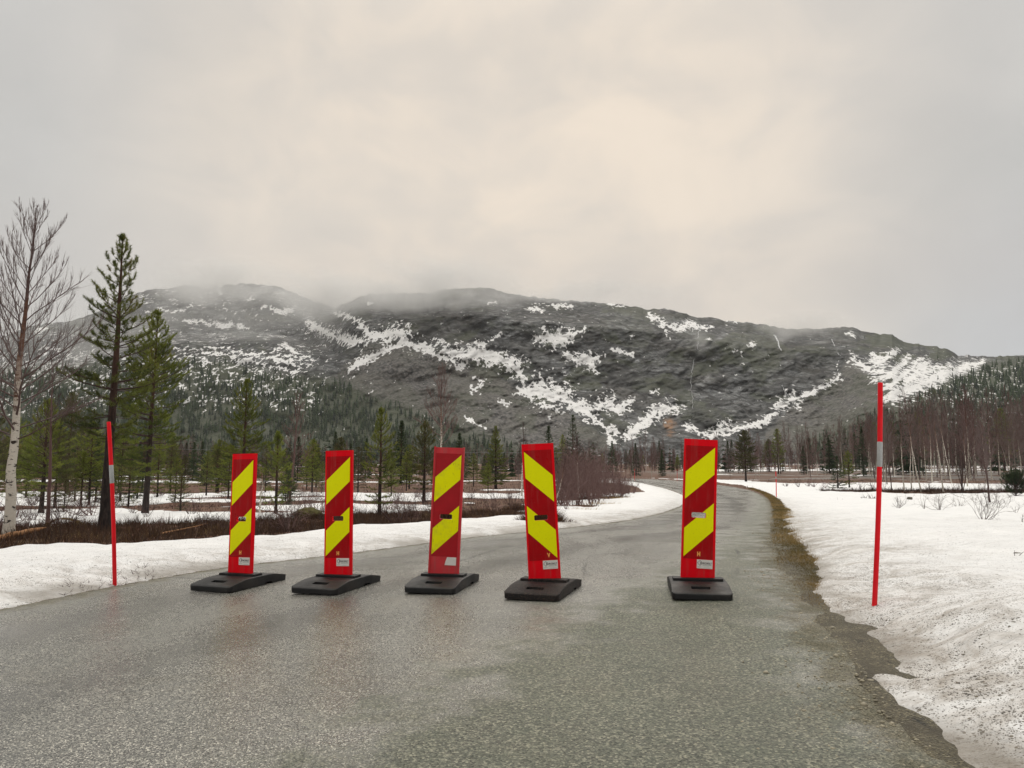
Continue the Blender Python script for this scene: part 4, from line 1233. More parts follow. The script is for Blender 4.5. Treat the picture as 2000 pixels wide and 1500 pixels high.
# right-hand birches on the heather bank
for (px, py, top, topx, w, lab, sd, kw) in [
    (1766, 960, 770, 1768, 26, 'white birch just right of the right snow pole, slim and straight', 41, dict(bend=.03)),
    (1799, 962, 756, 1773, 34, 'white birch leaning left with a forked top beside the slim straight one', 42, dict(bend=.05, stems=1)),
    (1780, 958, 800, 1790, 22, 'thin young birch between the slim birch and the leaning forked birch', 43, dict(bend=.05)),
    (1843, 962, 760, 1826, 26, 'slanting birch with a peeling brownish stem near the middle of the right bank', 44, dict(bend=.04)),
    (1859, 945, 748, 1834, 32, 'pale birch leaning strongly left behind the brownish slanting birch', 45, dict(bend=.06)),
    (1890, 952, 800, 1889, 24, 'short upright white birch right of the dark many stemmed clump', 46, dict(bend=.03)),
    (1906, 930, 745, 1914, 34, 'tall double stemmed white birch behind the bare willow bush', 47, dict(bend=.05, stems=2)),
    (1934, 986, 820, 1922, 26, 'dark slender birch growing out of the snow beside the bare willow bush', 48, dict(bend=.04)),
    (1975, 942, 790, 1970, 28, 'forked white birch above the juniper bush', 49, dict(bend=.04, stems=2)),
    (1995, 940, 770, 1990, 30, 'white birch at the right edge of the photo', 50, dict(bend=.04, stems=2)),
    (1742, 962, 780, 1737, 24, 'dark thin birch left of the slim straight birch, near the snow pole', 51, dict(bend=.03)),
]:
    dark = sd in (48, 51)
    do_birch(px, py, top, w, lab, sd, topx=topx, r0=.052 if not dark else .04, npr=30, nsec=7, ntw=4, cb=.38, tw=.0062, el=(45, 72), mats=[TWIG_B], bark=TWIG if dark else None, **{**kw, 'bend': kw.get('bend', .04) * 1.8})
do_birch(1880, 962, 830, 26, 'dark many stemmed alder clump speckled with lichen on the right bank', 52, r0=.045, npr=16, nsec=5, ntw=4, cb=.25, tw=.006, stems=6, mats=[TWIG], bark=TWIG, kind='alder_tree', bend=.06)

# ------------------------------------------------------------------ woods on the flat: individuals copied from a few grown ones
def far_mesh(fn, name, mats, *a, **k):
    return fn(*a, single=True, **k)[0].mesh(name, mats)


FB = [far_mesh(birch, 'bare_birch', [BIRCH_B, m_], 10, 1.9, 200 + i, r0=.075, npr=30, nsec=6, ntw=2, cb=.22, tw=.016, el=(42, 70), bend=.05, profile=.55) for i, m_ in enumerate([TWIG_R, TWIG_B, TWIG_R, TWIG_G])]
FD = [far_mesh(birch, 'bare_birch', [TWIG_G, m_], 10, 2.1, 240 + i, r0=.07, npr=32, nsec=6, ntw=2, cb=.18, tw=.017, el=(42, 70), bend=.05, stems=1 + i % 2, profile=.55) for i, m_ in enumerate([TWIG_R, TWIG_B, TWIG_G])]
FS = [far_mesh(conifer, 'spruce', [PINE_B, SPRUCE_N], 10, 1.75, 260 + i, cb=.06, nw=24, npw=7, r0=.14, prof='cone', elo=-14, ehi=42, nl=.30, nwid=.085, tuft=5, shoot=.42) for i in range(3)]
FP = [far_mesh(conifer, 'pine', [PINE_B, (BROWN_N, PINE_N, PINE_Y)[i]], 10, 2.1, 280 + i, cb=.22, nw=20, npw=6, r0=.16, prof='pine', elo=-4, ehi=48, nl=.32, nwid=.085, tuft=6, shoot=.5, dens=.9) for i in range(3)]


def ftree(name, me, px, dist, top, label, group, cat='tree', rg=rng, wide=1.0):
    g = spot(px, dist=dist)
    z = float(Bz(g[0], g[1]))
    H = top_height(px, top, dist) - z
    if H < 1.0:
        return
    o = thing(name, label, cat, (g[0], g[1], z - .1), rg.uniform(0, 6.28), group, me)
    s = H / 10
    o.scale = (s * wide * rg.uniform(.85, 1.2), s * wide * rg.uniform(.85, 1.2), s)


rw = np.random.default_rng(99)


def stretch(px):
    """which stretch of the view a far thing stands in, named by the near things in front of it"""
    for lim, words in [(224, 'left of the left snow pole'), (470, 'between left snow pole and first barrier panel'), (661, 'between first and second barrier panels'), (866, 'between second and third barrier panels'),
                       (1060, 'between third and fourth barrier panels'), (1365, 'between fourth and fifth barrier panels'), (1710, 'between fifth barrier panel and right snow pole')]:
        if px < lim:
            return words
    return 'right of the right snow pole'


MP = [far_mesh(conifer, 'pine', [PINE_B, (PINE_N, PINE_Y, BROWN_N)[i]], 10, 2.5, 290 + i, cb=.12, nw=20, npw=6, r0=.13, prof='pine', elo=-4, ehi=45, nl=.22, nwid=.036, tuft=13, shoot=.42, irr=(.5, 1.25), sden=1.5, tipcurl=30) for i in range(3)]
# named spruces that stick out of the wood
for (px, d, top, lab) in [
    (378, 120, 866, 'left one of a pair of dark spruces left of the first barrier panel'), (394, 118, 862, 'right one of a pair of dark spruces left of the first barrier panel'),
    (582, 116, 853, 'dark spruce left of the narrow one between the first and second barrier panels'), (612, 115, 856, 'narrow dark spruce close to the left side of the second barrier panel'),
    (654, 150, 844, 'far spruce whose tip shows just above the second barrier panel'), (684, 112, 866, 'thin dark spruce at the right side of the second barrier panel'),
    (715, 130, 856, 'pale green spruce left of the bright young pine'), (783, 95, 822, 'tall dark bluish spruce right of the bright young pine'),
    (897, 100, 846, 'dark narrow spruce along the right side of the third barrier panel'), (1072, 140, 832, 'spruce whose tip rises over the fourth barrier panel'),
    (1196, 170, 862, 'slim pine like spruce in the far wood above the bend of the road'), (1242, 190, 866, 'small spruce in the far wood left of the fifth barrier panel')]:
    ftree('spruce_tree', FS[int(px) % 3], px, d, top, lab, None, rg=rw, wide=1.15)

TOPL = np.array([(-500, 850), (0, 838), (300, 850), (420, 868), (700, 868), (900, 872), (1050, 870), (1200, 872), (1300, 866), (1420, 858), (1520, 848), (1650, 835), (1720, 800), (1850, 775), (2000, 770), (2500, 770)])
nb_far = nc_far = np_far = 0
for i in range(285):            # bare birches of the far wood
    if i < 165:
        px = rw.uniform(1150, 2120); d = rw.uniform(150, 330) if px < 1700 else rw.uniform(85, 280)
    else:
        px = rw.uniform(-160, 1180); d = rw.uniform(118, 260)
    top = np.interp(px, TOPL[:, 0], TOPL[:, 1]) + rw.normal(0, 11) + (14 if d < 180 and px < 1700 else 0)
    me = (FB if rw.random() < (.55 if px > 1150 else .3) else FD)[rw.integers(0, 3)]
    side = 'beyond the brown bog on the right' if px > 1150 else 'behind the snowy bog on the left'
    ftree('birch_tree', me, px, d, top, 'bare grey brown birch in the far wood, ' + stretch(px), 'bare birches in the far wood', rg=rw)
for i in range(150):            # spruces and pines among them
    if i < 96:
        px = rw.uniform(-200, 1160); d = rw.uniform(116, 330)
    else:
        px = rw.uniform(1160, 2150); d = rw.uniform(180, 360)
    top = np.interp(px, TOPL[:, 0], TOPL[:, 1]) + rw.normal(10 if px < 1160 else 22, 12)
    side = 'beyond the brown bog on the right' if px > 1160 else 'behind the snowy bog on the left'
    if rw.random() < .55:
        ftree('spruce_tree', FS[rw.integers(0, 3)], px, d, top, 'dark spruce in the far wood, ' + stretch(px), 'spruces in the far wood', rg=rw)
    else:
        ftree('pine_tree', FP[rw.integers(0, 3)], px, d, top, 'olive green pine in the far wood, ' + stretch(px), 'pines in the far wood', rg=rw)
for i, (px, d, top) in enumerate([(30, 34, 815), (55, 48, 850), (112, 30, 830), (150, 42, 842), (178, 36, 822), (238, 40, 838), (255, 30, 870), (310, 46, 850), (335, 60, 862), (405, 52, 880), (448, 44, 868), (520, 60, 872), (560, 38, 905), (600, 70, 880), (20, 62, 862), (90, 66, 858), (205, 64, 850), (280, 70, 858), (-20, 40, 840), (-60, 30, 800), (700, 62, 872), (765, 50, 892), (800, 74, 868), (875, 70, 880), (925, 84, 885), (345, 38, 890), (130, 24, 905), (630, 58, 900)]):
    ftree('pine_tree', MP[i % 3], px, d, top, 'bushy young pine on the bog, ' + stretch(px), 'young pines on the left bog', rg=rw, wide=1.25)
for i in range(26):             # scattered small pines and spruces out on the left bog
    px = rw.uniform(-60, 1000); d = rw.uniform(34, 100)
    ftree('pine_tree', FP[rw.integers(0, 3)] if rw.random() < .7 else FS[0], px, d, 912 + 30 - rw.uniform(35, 88) * np.interp(d, [34, 100], [1.1, .75]), 'small distant pine out on the bog snow, ' + stretch(px), 'small pines scattered over the left bog', rg=rw, wide=1.1)

# the wood behind all these, read as one mass, and the forest on the mountain sides
a = Acc()
for i in range(1500):
    px = rw.uniform(-500, 2500); d = rw.uniform(150, 520) if px > 1200 else rw.uniform(130, 480)
    if px > 1200:
        d = max(d, np.interp(px, [1200, 1650, 1750, 2000], [250, 250, 150, 130]))
    g = spot(px, dist=d); z = float(Bz(*g))
    top = np.interp(px, TOPL[:, 0], TOPL[:, 1]) + rw.normal(4, 9)
    H = max(2.5, (top_height(px, top, d) - z) * rw.choice([1, 1, .55, .35]))
    if rw.random() < .35 and px < 1200 or rw.random() < .15:
        k = 7
        hs = np.linspace(.1, .97, k)
        for h in hs:
            n = 9
            az = rw.uniform(0, 6.28, n)
            Dd = np.stack([np.cos(az), np.sin(az), np.full(n, -.25)], -1)
            P = np.tile([g[0], g[1], z + H * (h + .05)], (n, 1))
            V, F = blades(P, Dd, H * .19 * (1 - h) + .3, np.full(n, H * .12 * (1 - h) + .2), rw)
            a.add(V, F, 1, rw.uniform(0, .6))
    else:
        n = 26
        tk = d / 300
        a.add(*segs([[g[0], g[1], z]], [[g[0] + rw.normal(0, .4), g[1], z + H * .9]], .11 * tk, .04 * tk, 3), mi=0)
        h = rw.uniform(.12, .92, n)
        P = np.stack([np.full(n, g[0]), np.full(n, g[1]), z + H * h], -1)
        az = rw.uniform(0, 6.28, n); e = rw.uniform(.7, 1.25, n)
        Dd = np.stack([np.cos(e) * np.cos(az), np.cos(e) * np.sin(az), np.sin(e)], -1)
        a.add(*segs(P, P + Dd * (H * .30 * (1.1 - h))[:, None], .075 * tk, .03 * tk, 3), mi=0)
link('distant_wood', a.mesh('distant_wood', [TWIG_R, SPRUCE_N]), kind='stuff', label='far brown and green wood at the foot of the mountain', category='wood')

W_ = np.where((sfl > 0) | (sfr > 0), 1.0, 0.0) * (np.abs(U - 1000) < 1700)
W_ = W_ * np.where(U < 1200, np.clip(0.25 + sstep(PY, 690, 830) * 1.0, 0, 1), 1.2) * sstep(np.maximum(sfl, sfr), -2, 25) * (0.35 + 1.2 * sstep(fbm(U / 25, PY / 14, 3, 131), .38, .62))
W_ = W_ * np.abs(MX - np.roll(MX, 1, 1)) * 1.0
# a few loose trees above the tree line
W_ = W_ + 0.012 * (PY > 620) * (np.abs(U - 1000) < 1200) * ((U < 700) | (U > 1640)) * np.abs(MX - np.roll(MX, 1, 1))
p = (W_ / W_.sum()).ravel()
NTREE = 20000
pick = rw.choice(len(p), NTREE, p=p)
C = np.stack([MX.ravel()[pick], MY.ravel()[pick], MZ.ravel()[pick]], -1) + np.stack([rw.normal(0, 1.6, NTREE), np.zeros(NTREE), np.zeros(NTREE)], -1)
Hs = rw.uniform(5, 10.5, NTREE) * np.where(np.maximum(sfl, sfr).ravel()[pick] > 5, 1, .55) * np.clip(MY.ravel()[pick] / 850, .5, 1.1)
Rr = Hs * rw.uniform(.13, .20, NTREE)
k = 5
Vt = np.zeros((NTREE, 3 * (k + 1), 3))
ring = np.linspace(0, 2 * np.pi, k, False)
for lv, (hb_, ht, rf) in enumerate([(0.08, .55, 1.0), (.36, .8, .72), (.62, 1.0, .46)]):
    for j in range(k):
        jr = rw.uniform(.6, 1.3, NTREE)
        ang = ring[j] + rw.uniform(-.4, .4, NTREE)
        Vt[:, lv * (k + 1) + j] = C + np.stack([np.cos(ang) * Rr * rf * jr, np.sin(ang) * Rr * rf * jr, Hs * (hb_ + rw.uniform(-.05, .05, NTREE))], -1)
    Vt[:, lv * (k + 1) + k] = C + np.stack([rw.normal(0, .2, NTREE), rw.normal(0, .2, NTREE), Hs * ht], -1)
Ft = np.array([[lv * (k + 1) + j, lv * (k + 1) + (j + 1) % k, lv * (k + 1) + k] for lv in range(3) for j in range(k)])
FF = (np.arange(NTREE)[:, None, None] * (3 * (k + 1)) + Ft[None]).reshape(-1, 3)
tint = np.repeat(np.clip(rw.normal(.3, .25, NTREE), 0, .95), 3 * (k + 1))
link('mountain_forest', mesh_from('mountain_forest', Vt.reshape(-1, 3), FF, [SPRUCE_N], dict(tint=tint)), kind='stuff', label='dark conifer forest climbing the lower mountain sides', category='forest')

# ------------------------------------------------------------------ barrier panels on rubber feet
RED = simple('red_board', (0.82, 0.003, 0.012), 0.5, 0.06, 6, 0.07, grime=.35)
RED_OLD = simple('faded_red_board', (0.60, 0.035, 0.045), 0.5, 0.12, 10, 0.3, grime=.6)
RED_S = simple('dark_red_reflective_sheet', (0.40, 0.001, 0.004), 0.34, 0.08, 14, 0.12, grime=.35)
RED_SO = simple('worn_dark_red_sheet', (0.40, 0.006, 0.012), 0.36, 0.12, 14, 0.25)
STEEL_W = simple('sticker_white', lin(226, 222, 216), 0.4, 0.05, 30, 0.4)
INK = simple('black_ink', lin(38, 34, 38), 0.5, 0.05)
INK_G = simple('grey_green_ink', lin(128, 146, 138), 0.5, 0.05)
LETTER = simple('orange_letter', lin(255, 180, 90), 0.4, 0.03)


def m_yellow(name, scuffed):
    m, nb, out = mat(name)
    co = obco(nb)
    n = nb.noise(co, 6, 5, 0.6)
    c = nb.mix(nb.maprange(n, .3, .7), (0.93, 0.92, 0.001), (0.98, 0.98, 0.002))
    c = nb.mix(nb.maprange(nb.noise(co, 70, 4, .7), .60, .72, 0, .3), c, lin(120, 112, 60))
    # honeycomb cells of the reflective film
    cell = nb.voro(co, 260, rand=0.15)
    c = nb.mix(nb.maprange(cell, .3, .6, 0, .10), c, lin(170, 184, 0))
    if scuffed:
        s = nb.maprange(nb.noise(nb.mapping(co, scale=(30, 30, 11), rot=(0, .5, 0)), 1.0, 5, .7, .6), .62, .70)
        c = nb.mix(nb.math('MULTIPLY', s, .75), c, lin(118, 112, 50))
        g = nb.maprange(nb.noise(co, 9, 5, .7), .48, .7, 0, .35)
        c = nb.mix(g, c, lin(180, 172, 70))
    principled(nb, out, None, Base_Color=c, Roughness=0.35, Specular_IOR_Level=0.08)
    return m


YEL, YEL_O = m_yellow('fluorescent_yellow_sheet', False), m_yellow('scuffed_yellow_sheet', True)


def m_rubber(name, lo, hi, grain):
    m, nb, out = mat(name)
    co = obco(nb)
    v = nb.n('ShaderNodeTexVoronoi', Vector=co, Scale=190.0 if grain else 220.0)
    k = nb.n('ShaderNodeSeparateColor', Color=v.outputs[1]).outputs[0]
    n = nb.noise(co, 7, 6, .65)
    c = nb.mix(nb.maprange(n, .35, .7), lo, hi)
    if grain:
        c = nb.mix(nb.math('GREATER_THAN', k, .86), c, lin(78, 62, 54))
    c = nb.mix(nb.maprange(nb.noise(co, 3, 4, .6), .5, .75, 0, .4), c, lin(66, 58, 50))
    nm = bump(nb, nb.math('ADD', v.outputs[0], n), .9 if grain else .25, .012 if grain else .004)
    principled(nb, out, nm, Base_Color=c, Roughness=nb.maprange(n, .3, .7, .68, .45) if not grain else 0.6, Specular_IOR_Level=0.38)
    return m


RUB = m_rubber('black_rubber', lin(16, 16, 18), lin(30, 29, 29), False)
RUB_G = m_rubber('granulated_rubber', lin(24, 20, 20), lin(44, 36, 33), True)


def bm_mesh(bm, name, mats):
    me = bpy.data.meshes.new(name)
    bmesh.ops.recalc_face_normals(bm, faces=bm.faces)
    bm.to_mesh(me); bm.free()
    for m_ in mats:
        me.materials.append(m_)
    return me


def prism_bm(poly, y0, y1, bm=None):
    """polygon in (x,z) extruded along y"""
    bm = bm or bmesh.new()
    a = [bm.verts.new((x, y0, z)) for x, z in poly]
    b = [bm.verts.new((x, y1, z)) for x, z in poly]
    bm.faces.new(a); bm.faces.new(b[::-1])
    n = len(poly)
    for i in range(n):
        bm.faces.new((a[i], a[(i + 1) % n], b[(i + 1) % n], b[i]))
    return bm


def bevel(bm, w, seg=2, limit=0.3):
    es = [e for e in bm.edges if len(e.link_faces) == 2 and e.calc_face_angle(0) > limit]
    bmesh.ops.bevel(bm, geom=es, offset=w, segments=seg, affect='EDGES', profile=0.6)
    return bm


def cut(me, cutters):
    """boolean difference, applied"""
    o = bpy.data.objects.new('tmp', me); COL.objects.link(o)
    cs = []
    for c in cutters:
        co = bpy.data.objects.new('tmpc', c); COL.objects.link(co); cs.append(co)
        md = o.modifiers.new('b', 'BOOLEAN'); md.operation = 'DIFFERENCE'; md.object = co; md.solver = 'EXACT'
    bpy.context.view_layer.update()
    dg = bpy.context.evaluated_depsgraph_get()
    r = bpy.data.meshes.new_from_object(o.evaluated_get(dg))
    for c in cs:
        bpy.data.objects.remove(c)
    bpy.data.objects.remove(o)
    return r


def rrect(x0, x1, z0, z1, r, n=4):
    pts = []
    for cx, cz, a0 in ((x1 - r, z1 - r, 0), (x0 + r, z1 - r, 90), (x0 + r, z0 + r, 180), (x1 - r, z0 + r, 270)):
        for i in range(n + 1):
            a = math.radians(a0 + 90 * i / n)
            pts.append((cx + r * math.cos(a), cz + r * math.sin(a)))
    return pts


def text_mesh(txt, size, depth, name, mats, bold=0.0, align='LEFT', sx=1.0):
    cu = bpy.data.curves.new('txt', 'FONT')
    cu.body = txt; cu.size = size; cu.extrude = depth; cu.offset = bold; cu.align_x = align
    cu.resolution_u = 3
    o = bpy.data.objects.new('txt', cu); COL.objects.link(o)
    bpy.context.view_layer.update()
    me = bpy.data.meshes.new_from_object(o.evaluated_get(bpy.context.evaluated_depsgraph_get()))
    bpy.data.objects.remove(o)
    for v in me.vertices:      # stand the text upright, facing -y
        x, y, z = v.co
        v.co = (x * sx, -z, y)
    me.name = name
    me.materials.clear()
    for m_ in mats:
        me.materials.append(m_)
    return me


def join_meshes(name, parts, mats):
    """parts: (mesh, offset, material index)"""
    bm = bmesh.new()
    for me, off, mi in parts:
        n0 = len(bm.faces)
        bm.from_mesh(me)
        bm.verts.ensure_lookup_table(); bm.faces.ensure_lookup_table()
        vs = set()
        for f in bm.faces[n0:]:
            f.material_index = mi
            vs.update(f.verts)
        for v in vs:
            v.co += Vector(off)
    me = bpy.data.meshes.new(name); bm.to_mesh(me); bm.free()
    for m_ in mats:
        me.materials.append(m_)
    return me


BW, BH, BT = 0.252, 1.055, 0.028      # board
ZT = lambda f: BH * (1 - f)           # height of a fraction measured from the top
XF = lambda f: BW * (f - 0.5)


def slot_poly():
    return rrect(XF(.27), XF(.70), ZT(.570), ZT(.531), .010)


def slot_cut():
    return bm_mesh(prism_bm(slot_poly(), -.2, .2), 'c', [])


def build_board(mats, ribs):
    bm = prism_bm([(-BW / 2, 0), (BW / 2, 0), (BW / 2, BH), (-BW / 2, BH)], -BT / 2, BT / 2)
    bevel(bm, .004, 2)
    me = cut(bm_mesh(bm, 'board', mats), [slot_cut()])
    if ribs:
        ps = [(me, (0, 0, 0), 0)]
        for sgn in (-1, 1):
            b2 = prism_bm([(sgn * (BW / 2 - .001) - .006, .005), (sgn * (BW / 2 - .001) + .006, .005), (sgn * (BW / 2 - .001) + .006, BH + .006), (sgn * (BW / 2 - .001) - .006, BH + .006)], -BT / 2 - .010, -BT / 2 + .012)
            bevel(b2, .004, 2)
            ps.append((bm_mesh(b2, 'r', []), (0, 0, 0), 0))
        me = join_meshes('board', ps, mats)
    return me


SX0, SX1 = XF(.055), XF(.925)


def plate(poly, y, t, name, m_, hole=False):
    me = bm_mesh(prism_bm(poly, y - t, y), name, [m_])
    if hole:
        me = cut(me, [slot_cut()])
        me.name = name
        if not me.materials:
            me.materials.append(m_)
    return me


FY = -BT / 2


def sheet_mesh(m_):
    return plate([(SX0, ZT(.862)), (SX1, ZT(.862)), (SX1, ZT(.048)), (SX0, ZT(.048))], FY + .0002, .0022, 'reflective_sheet', m_, True)


def stripe_mesh(a0, a1, b0, b1, flip, m_, hole):
    # a = band on the low side, b = band on the high side (fractions from top)
    xl, xr = (SX0 + .001, SX1 - .001)
    if flip:
        xl, xr = xr, xl
    return plate([(xl, ZT(a1)), (xr, ZT(b1)), (xr, ZT(b0)), (xl, ZT(a0))], FY - .0018, .0016, 'stripe', m_, hole)


def make_sticker():
    poly = rrect(0, .117, 0, .066, .003, 2)
    me = bm_mesh(prism_bm(poly, -.0012, 0.0), 'sticker', [STEEL_W])
    t1 = text_mesh('UROSKILT', .0185, .0003, 't', [INK], .0004, sx=.86)
    parts = [(t1, (.038, -.0014, .034), 0)]
    # diamond emblem with the first letter inside
    bm = bmesh.new()
    for r, w in ((.0205, .0022),):
        o = [bm.verts.new((r * math.cos(i * math.pi / 2), 0, r * math.sin(i * math.pi / 2))) for i in range(4)]
        n = [bm.verts.new(((r - w * 1.6) * math.cos(i * math.pi / 2), 0, (r - w * 1.6) * math.sin(i * math.pi / 2))) for i in range(4)]
        for i in range(4):
            bm.faces.new((o[i], o[(i + 1) % 4], n[(i + 1) % 4], n[i]))
    parts.append((bm_mesh(bm, 'd', []), (.0235, -.0016, .041), 0))
    parts.append((text_mesh('E', .020, .0003, 't', [INK], .0006), (.0255, -.0016, .034), 0))
    bm = bmesh.new()
    lines = [(.044, .108, .0275, .0022), (.046, .088, .0205, .0018), (.092, .110, .0235, .0018), (.050, .104, .0060, .0015), (.006, .014, .010, .003), (.017, .023, .010, .003), (.026, .033, .010, .003)]
    for x0, x1, z, h in lines:
        vs = [bm.verts.new(v) for v in ((x0, 0, z), (x1, 0, z), (x1, 0, z + h), (x0, 0, z + h))]
        bm.faces.new(vs)
    parts.append((bm_mesh(bm, 'l', []), (0, -.0016, 0), 1))
    return me, join_meshes('lettering', parts, [INK, INK_G])


STICK, STICK_T = make_sticker()
TORN = bm_mesh(prism_bm([(.016, 0), (.112, 0), (.112, .066), (.034, .066), (.022, .030)], -.0012, 0.0), 'sticker', [STEEL_W])


def make_foot(m_, grain):
    prof = [(-.395, 0), (.395, 0), (.395, .052), (.37, .062), (.20, .098), (.11, .102), (-.11, .102), (-.20, .098), (-.37, .062), (-.395, .052)]
    bm = bmesh.new()
    w = .21
    a = [bm.verts.new((-w, y, z)) for y, z in prof]
    b = [bm.verts.new((w, y, z)) for y, z in prof]
    n = len(prof)
    bm.faces.new(a); bm.faces.new(b[::-1])
    for i in range(n):
        bm.faces.new((a[i], a[(i + 1) % n], b[(i + 1) % n], b[i]))
    bmesh.ops.recalc_face_normals(bm, faces=bm.faces)
    vert = [e for e in bm.edges if abs(e.verts[0].co.z - e.verts[1].co.z) > .03 and abs(e.verts[0].co.y - e.verts[1].co.y) < .01]
    bmesh.ops.bevel(bm, geom=vert, offset=.035, segments=3, affect='EDGES', profile=.5)
    bevel(bm, .010, 2, .35)
    cs = []
    for sgn in (-1, 1):
        c = bmesh.new()
        bmesh.ops.create_cube(c, size=1, matrix=Matrix.Translation((0, sgn * .275, .08)) @ Matrix.Diagonal((.135, .055, .11, 1)))
        cs.append(bm_mesh(c, 'c', []))
        c = bmesh.new()      # hollow under each long side
        bmesh.ops.create_cube(c, size=1, matrix=Matrix.Translation((sgn * .21, 0.12, 0)) @ Matrix.Diagonal((.10, .10, .05, 1)))
        cs.append(bm_mesh(c, 'c', []))
    me = cut(bm_mesh(bm, 'rubber_foot', [m_]), cs)
    me.name = 'rubber_foot'
    if not me.materials:
        me.materials.append(m_)
    c = bmesh.new()
    bmesh.ops.create_cube(c, size=1, matrix=Matrix.Translation((0, 0, .112)) @ Matrix.Diagonal((.37, .115, .026, 1)))
    bevel(c, .006, 2)
    sp_ = bm_mesh(c, 'socket_plate', [m_])
    for q in (me, sp_):
        for v in q.vertices:
            v.co.z *= .84
    return me, sp_


FOOT, SOCK = make_foot(RUB, False)
FOOT_G, SOCK_G = make_foot(RUB_G, True)
BOARD, BOARD_O = build_board([RED], False), build_board([RED_OLD], True)
SHEET, SHEET_O = sheet_mesh(RED_S), sheet_mesh(RED_SO)
ST = {}
for fl in (False, True):
    for old in (False, True):
        m_ = YEL_O if old else YEL
        ST[fl, old] = (stripe_mesh(.241, .438, .057, .253, fl, m_, False), stripe_mesh(.646, .850, .460, .658, fl, m_, True))
LH = text_mesh('H', .042, .0004, 'letter', [LETTER], .0026, 'CENTER', .8)
LV = text_mesh('V', .042, .0004, 'letter', [LETTER], .0022, 'CENTER', .8)


def barrier(x, y, z, foot_yaw, yaw, lean, label, letter='H', flip=False, old=False, grain=False, bz=.098):
    o = thing('barrier_panel', label, 'barrier panel', (x, y, z), 0, 'barrier panels across the road')
    f = link('rubber_foot', FOOT_G if grain else FOOT, o); f.rotation_euler = (0, 0, foot_yaw)
    link('socket_plate', SOCK_G if grain else SOCK, f)
    b = link('board', BOARD_O if old else BOARD, o)
    b.location = (0, 0, bz)
    b.rotation_euler = (R(-1), lean, yaw)
    link('reflective_sheet', SHEET_O if old else SHEET, b)
    for s in ST[flip, old]:
        link('stripe', s, b)
    if letter:
        l = link('letter', LV if letter == 'V' else LH, b)
        l.location = (XF(.66) if letter == 'V' else XF(.51), FY - .0030, ZT(.842) + .002)
    st = link('sticker', TORN if old else STICK, b)
    st.location = (XF(.46), FY - .0024, ZT(.928))
    if not old:
        t = link('lettering', STICK_T, o)         # printed on the sticker
        t.parent = st
    else:
        st['label'] = 'torn blank white sticker'
    return o


def panel_at(cx, cy, h_px, **kw):
    """stands where the middle of its board foot is seen; distance follows from the board's apparent height"""
    d = FPX * BH / h_px * 1.004
    dr = ray(cx, cy); dr = dr / dr[1]
    x = dr[0] * d
    return x, d


PANELS = [
    (470, 1114, 229, -18, -20, -0.9, dict(label='red and yellow barrier panel at the left end of the row by the snow pole')),
    (661, 1110, 238, -17, -14, -1.4, dict(label='red and yellow barrier panel second from the left, standing straight')),
    (867, 1108, 242, -12, -7, 2.1, dict(label='worn faded barrier panel with raised side ribs and a torn blank sticker', old=True, letter=None)),
    (1064, 1112, 259, -18, 3, -2.9, dict(label='barrier panel with mirrored stripes and letter V on a coarse granulated foot', letter='V', flip=True, grain=True)),
    (1362, 1122, 266, -9, -6, 3.1, dict(label='red and yellow barrier panel at the right end, apart from the others')),
]
for cx, cy, hp, fy, by, ln, kw in PANELS:
    x, d = panel_at(cx, cy, hp)
    barrier(x, d, float(Bz(x, d)) + .003, R(fy), R(by), R(ln), **kw)

# ------------------------------------------------------------------ red snow poles
POLE = simple('orange_red_pole', (0.80, 0.008, 0.018), 0.45, 0.10, 5, 0.18, grime=.3)
BAND = simple('grey_reflective_band', lin(168, 170, 170), 0.3, 0.06, 40, 0.5)


def snow_pole(x, y, z, H, r, lx, ly, label, band=(.272, .385)):
    o = thing('snow_pole', label, 'snow pole', (x, y, z), 0, 'red snow poles along the road')
    zs = np.concatenate([[-.25], np.linspace(0, H - .004, 12), [H, H]])
    rr = np.concatenate([np.full(12, r), [r * .98, r * .9, 0.0005]])
    bow = .010 * np.sin(np.clip(zs / H, 0, 1) * 3.1)
    V, F = tube(np.stack([bow, zs * 0, zs], -1), rr, 16)
    link('pole', mesh_from('pole', V, F, [POLE], None, True), o)
    z0, z1 = H * (1 - band[1]), H * (1 - band[0])
    V, F = tube(np.array([(.010 * math.sin(q / H * 3.1), 0, q) for q in (z0, z0 + .002, z1 - .002, z1)]), [r + .0002, r + .0012, r + .0012, r + .0002], 16)
    link('reflective_band', mesh_from('reflective_band', V, F, [BAND], None, True), o)
    o.rotation_euler = (ly, lx, 0)
    return o


g = GS(224, 1140); snow_pole(g[0], g[1], surf_z(*g), top_height(228, 823, g[1]) - surf_z(*g), .0175, R(-5.0), R(1), 'tall red snow pole in the left snow bank beside the first barrier panel')
g = GS(1708, 1182); snow_pole(g[0], g[1], surf_z(*g), top_height(1708, 746, g[1]) - surf_z(*g), .0160, R(4.6), R(0), 'tall red snow pole in the dirty snow on the right side of the road')
for (px, by_, ty_, dist, lab) in [(1514, 966, 921, 50, 'thin distant snow pole at the grass edge where the road bends'), (1239, 934, 916, 118, 'far snow pole at the bend left of the last barrier panel'), (1322, 934, 917, 125, 'far snow pole close to the left side of the last barrier panel')]:
    g = spot(px, dist=dist)
    zb = top_height(px, by_, dist)
    snow_pole(g[0], g[1], zb - .1, top_height(px, ty_, dist) - zb + .1, .028, R(1), 0, lab, (.2, .3))

# ------------------------------------------------------------------ heather, dead grass, brush
rh = np.random.default_rng(5)


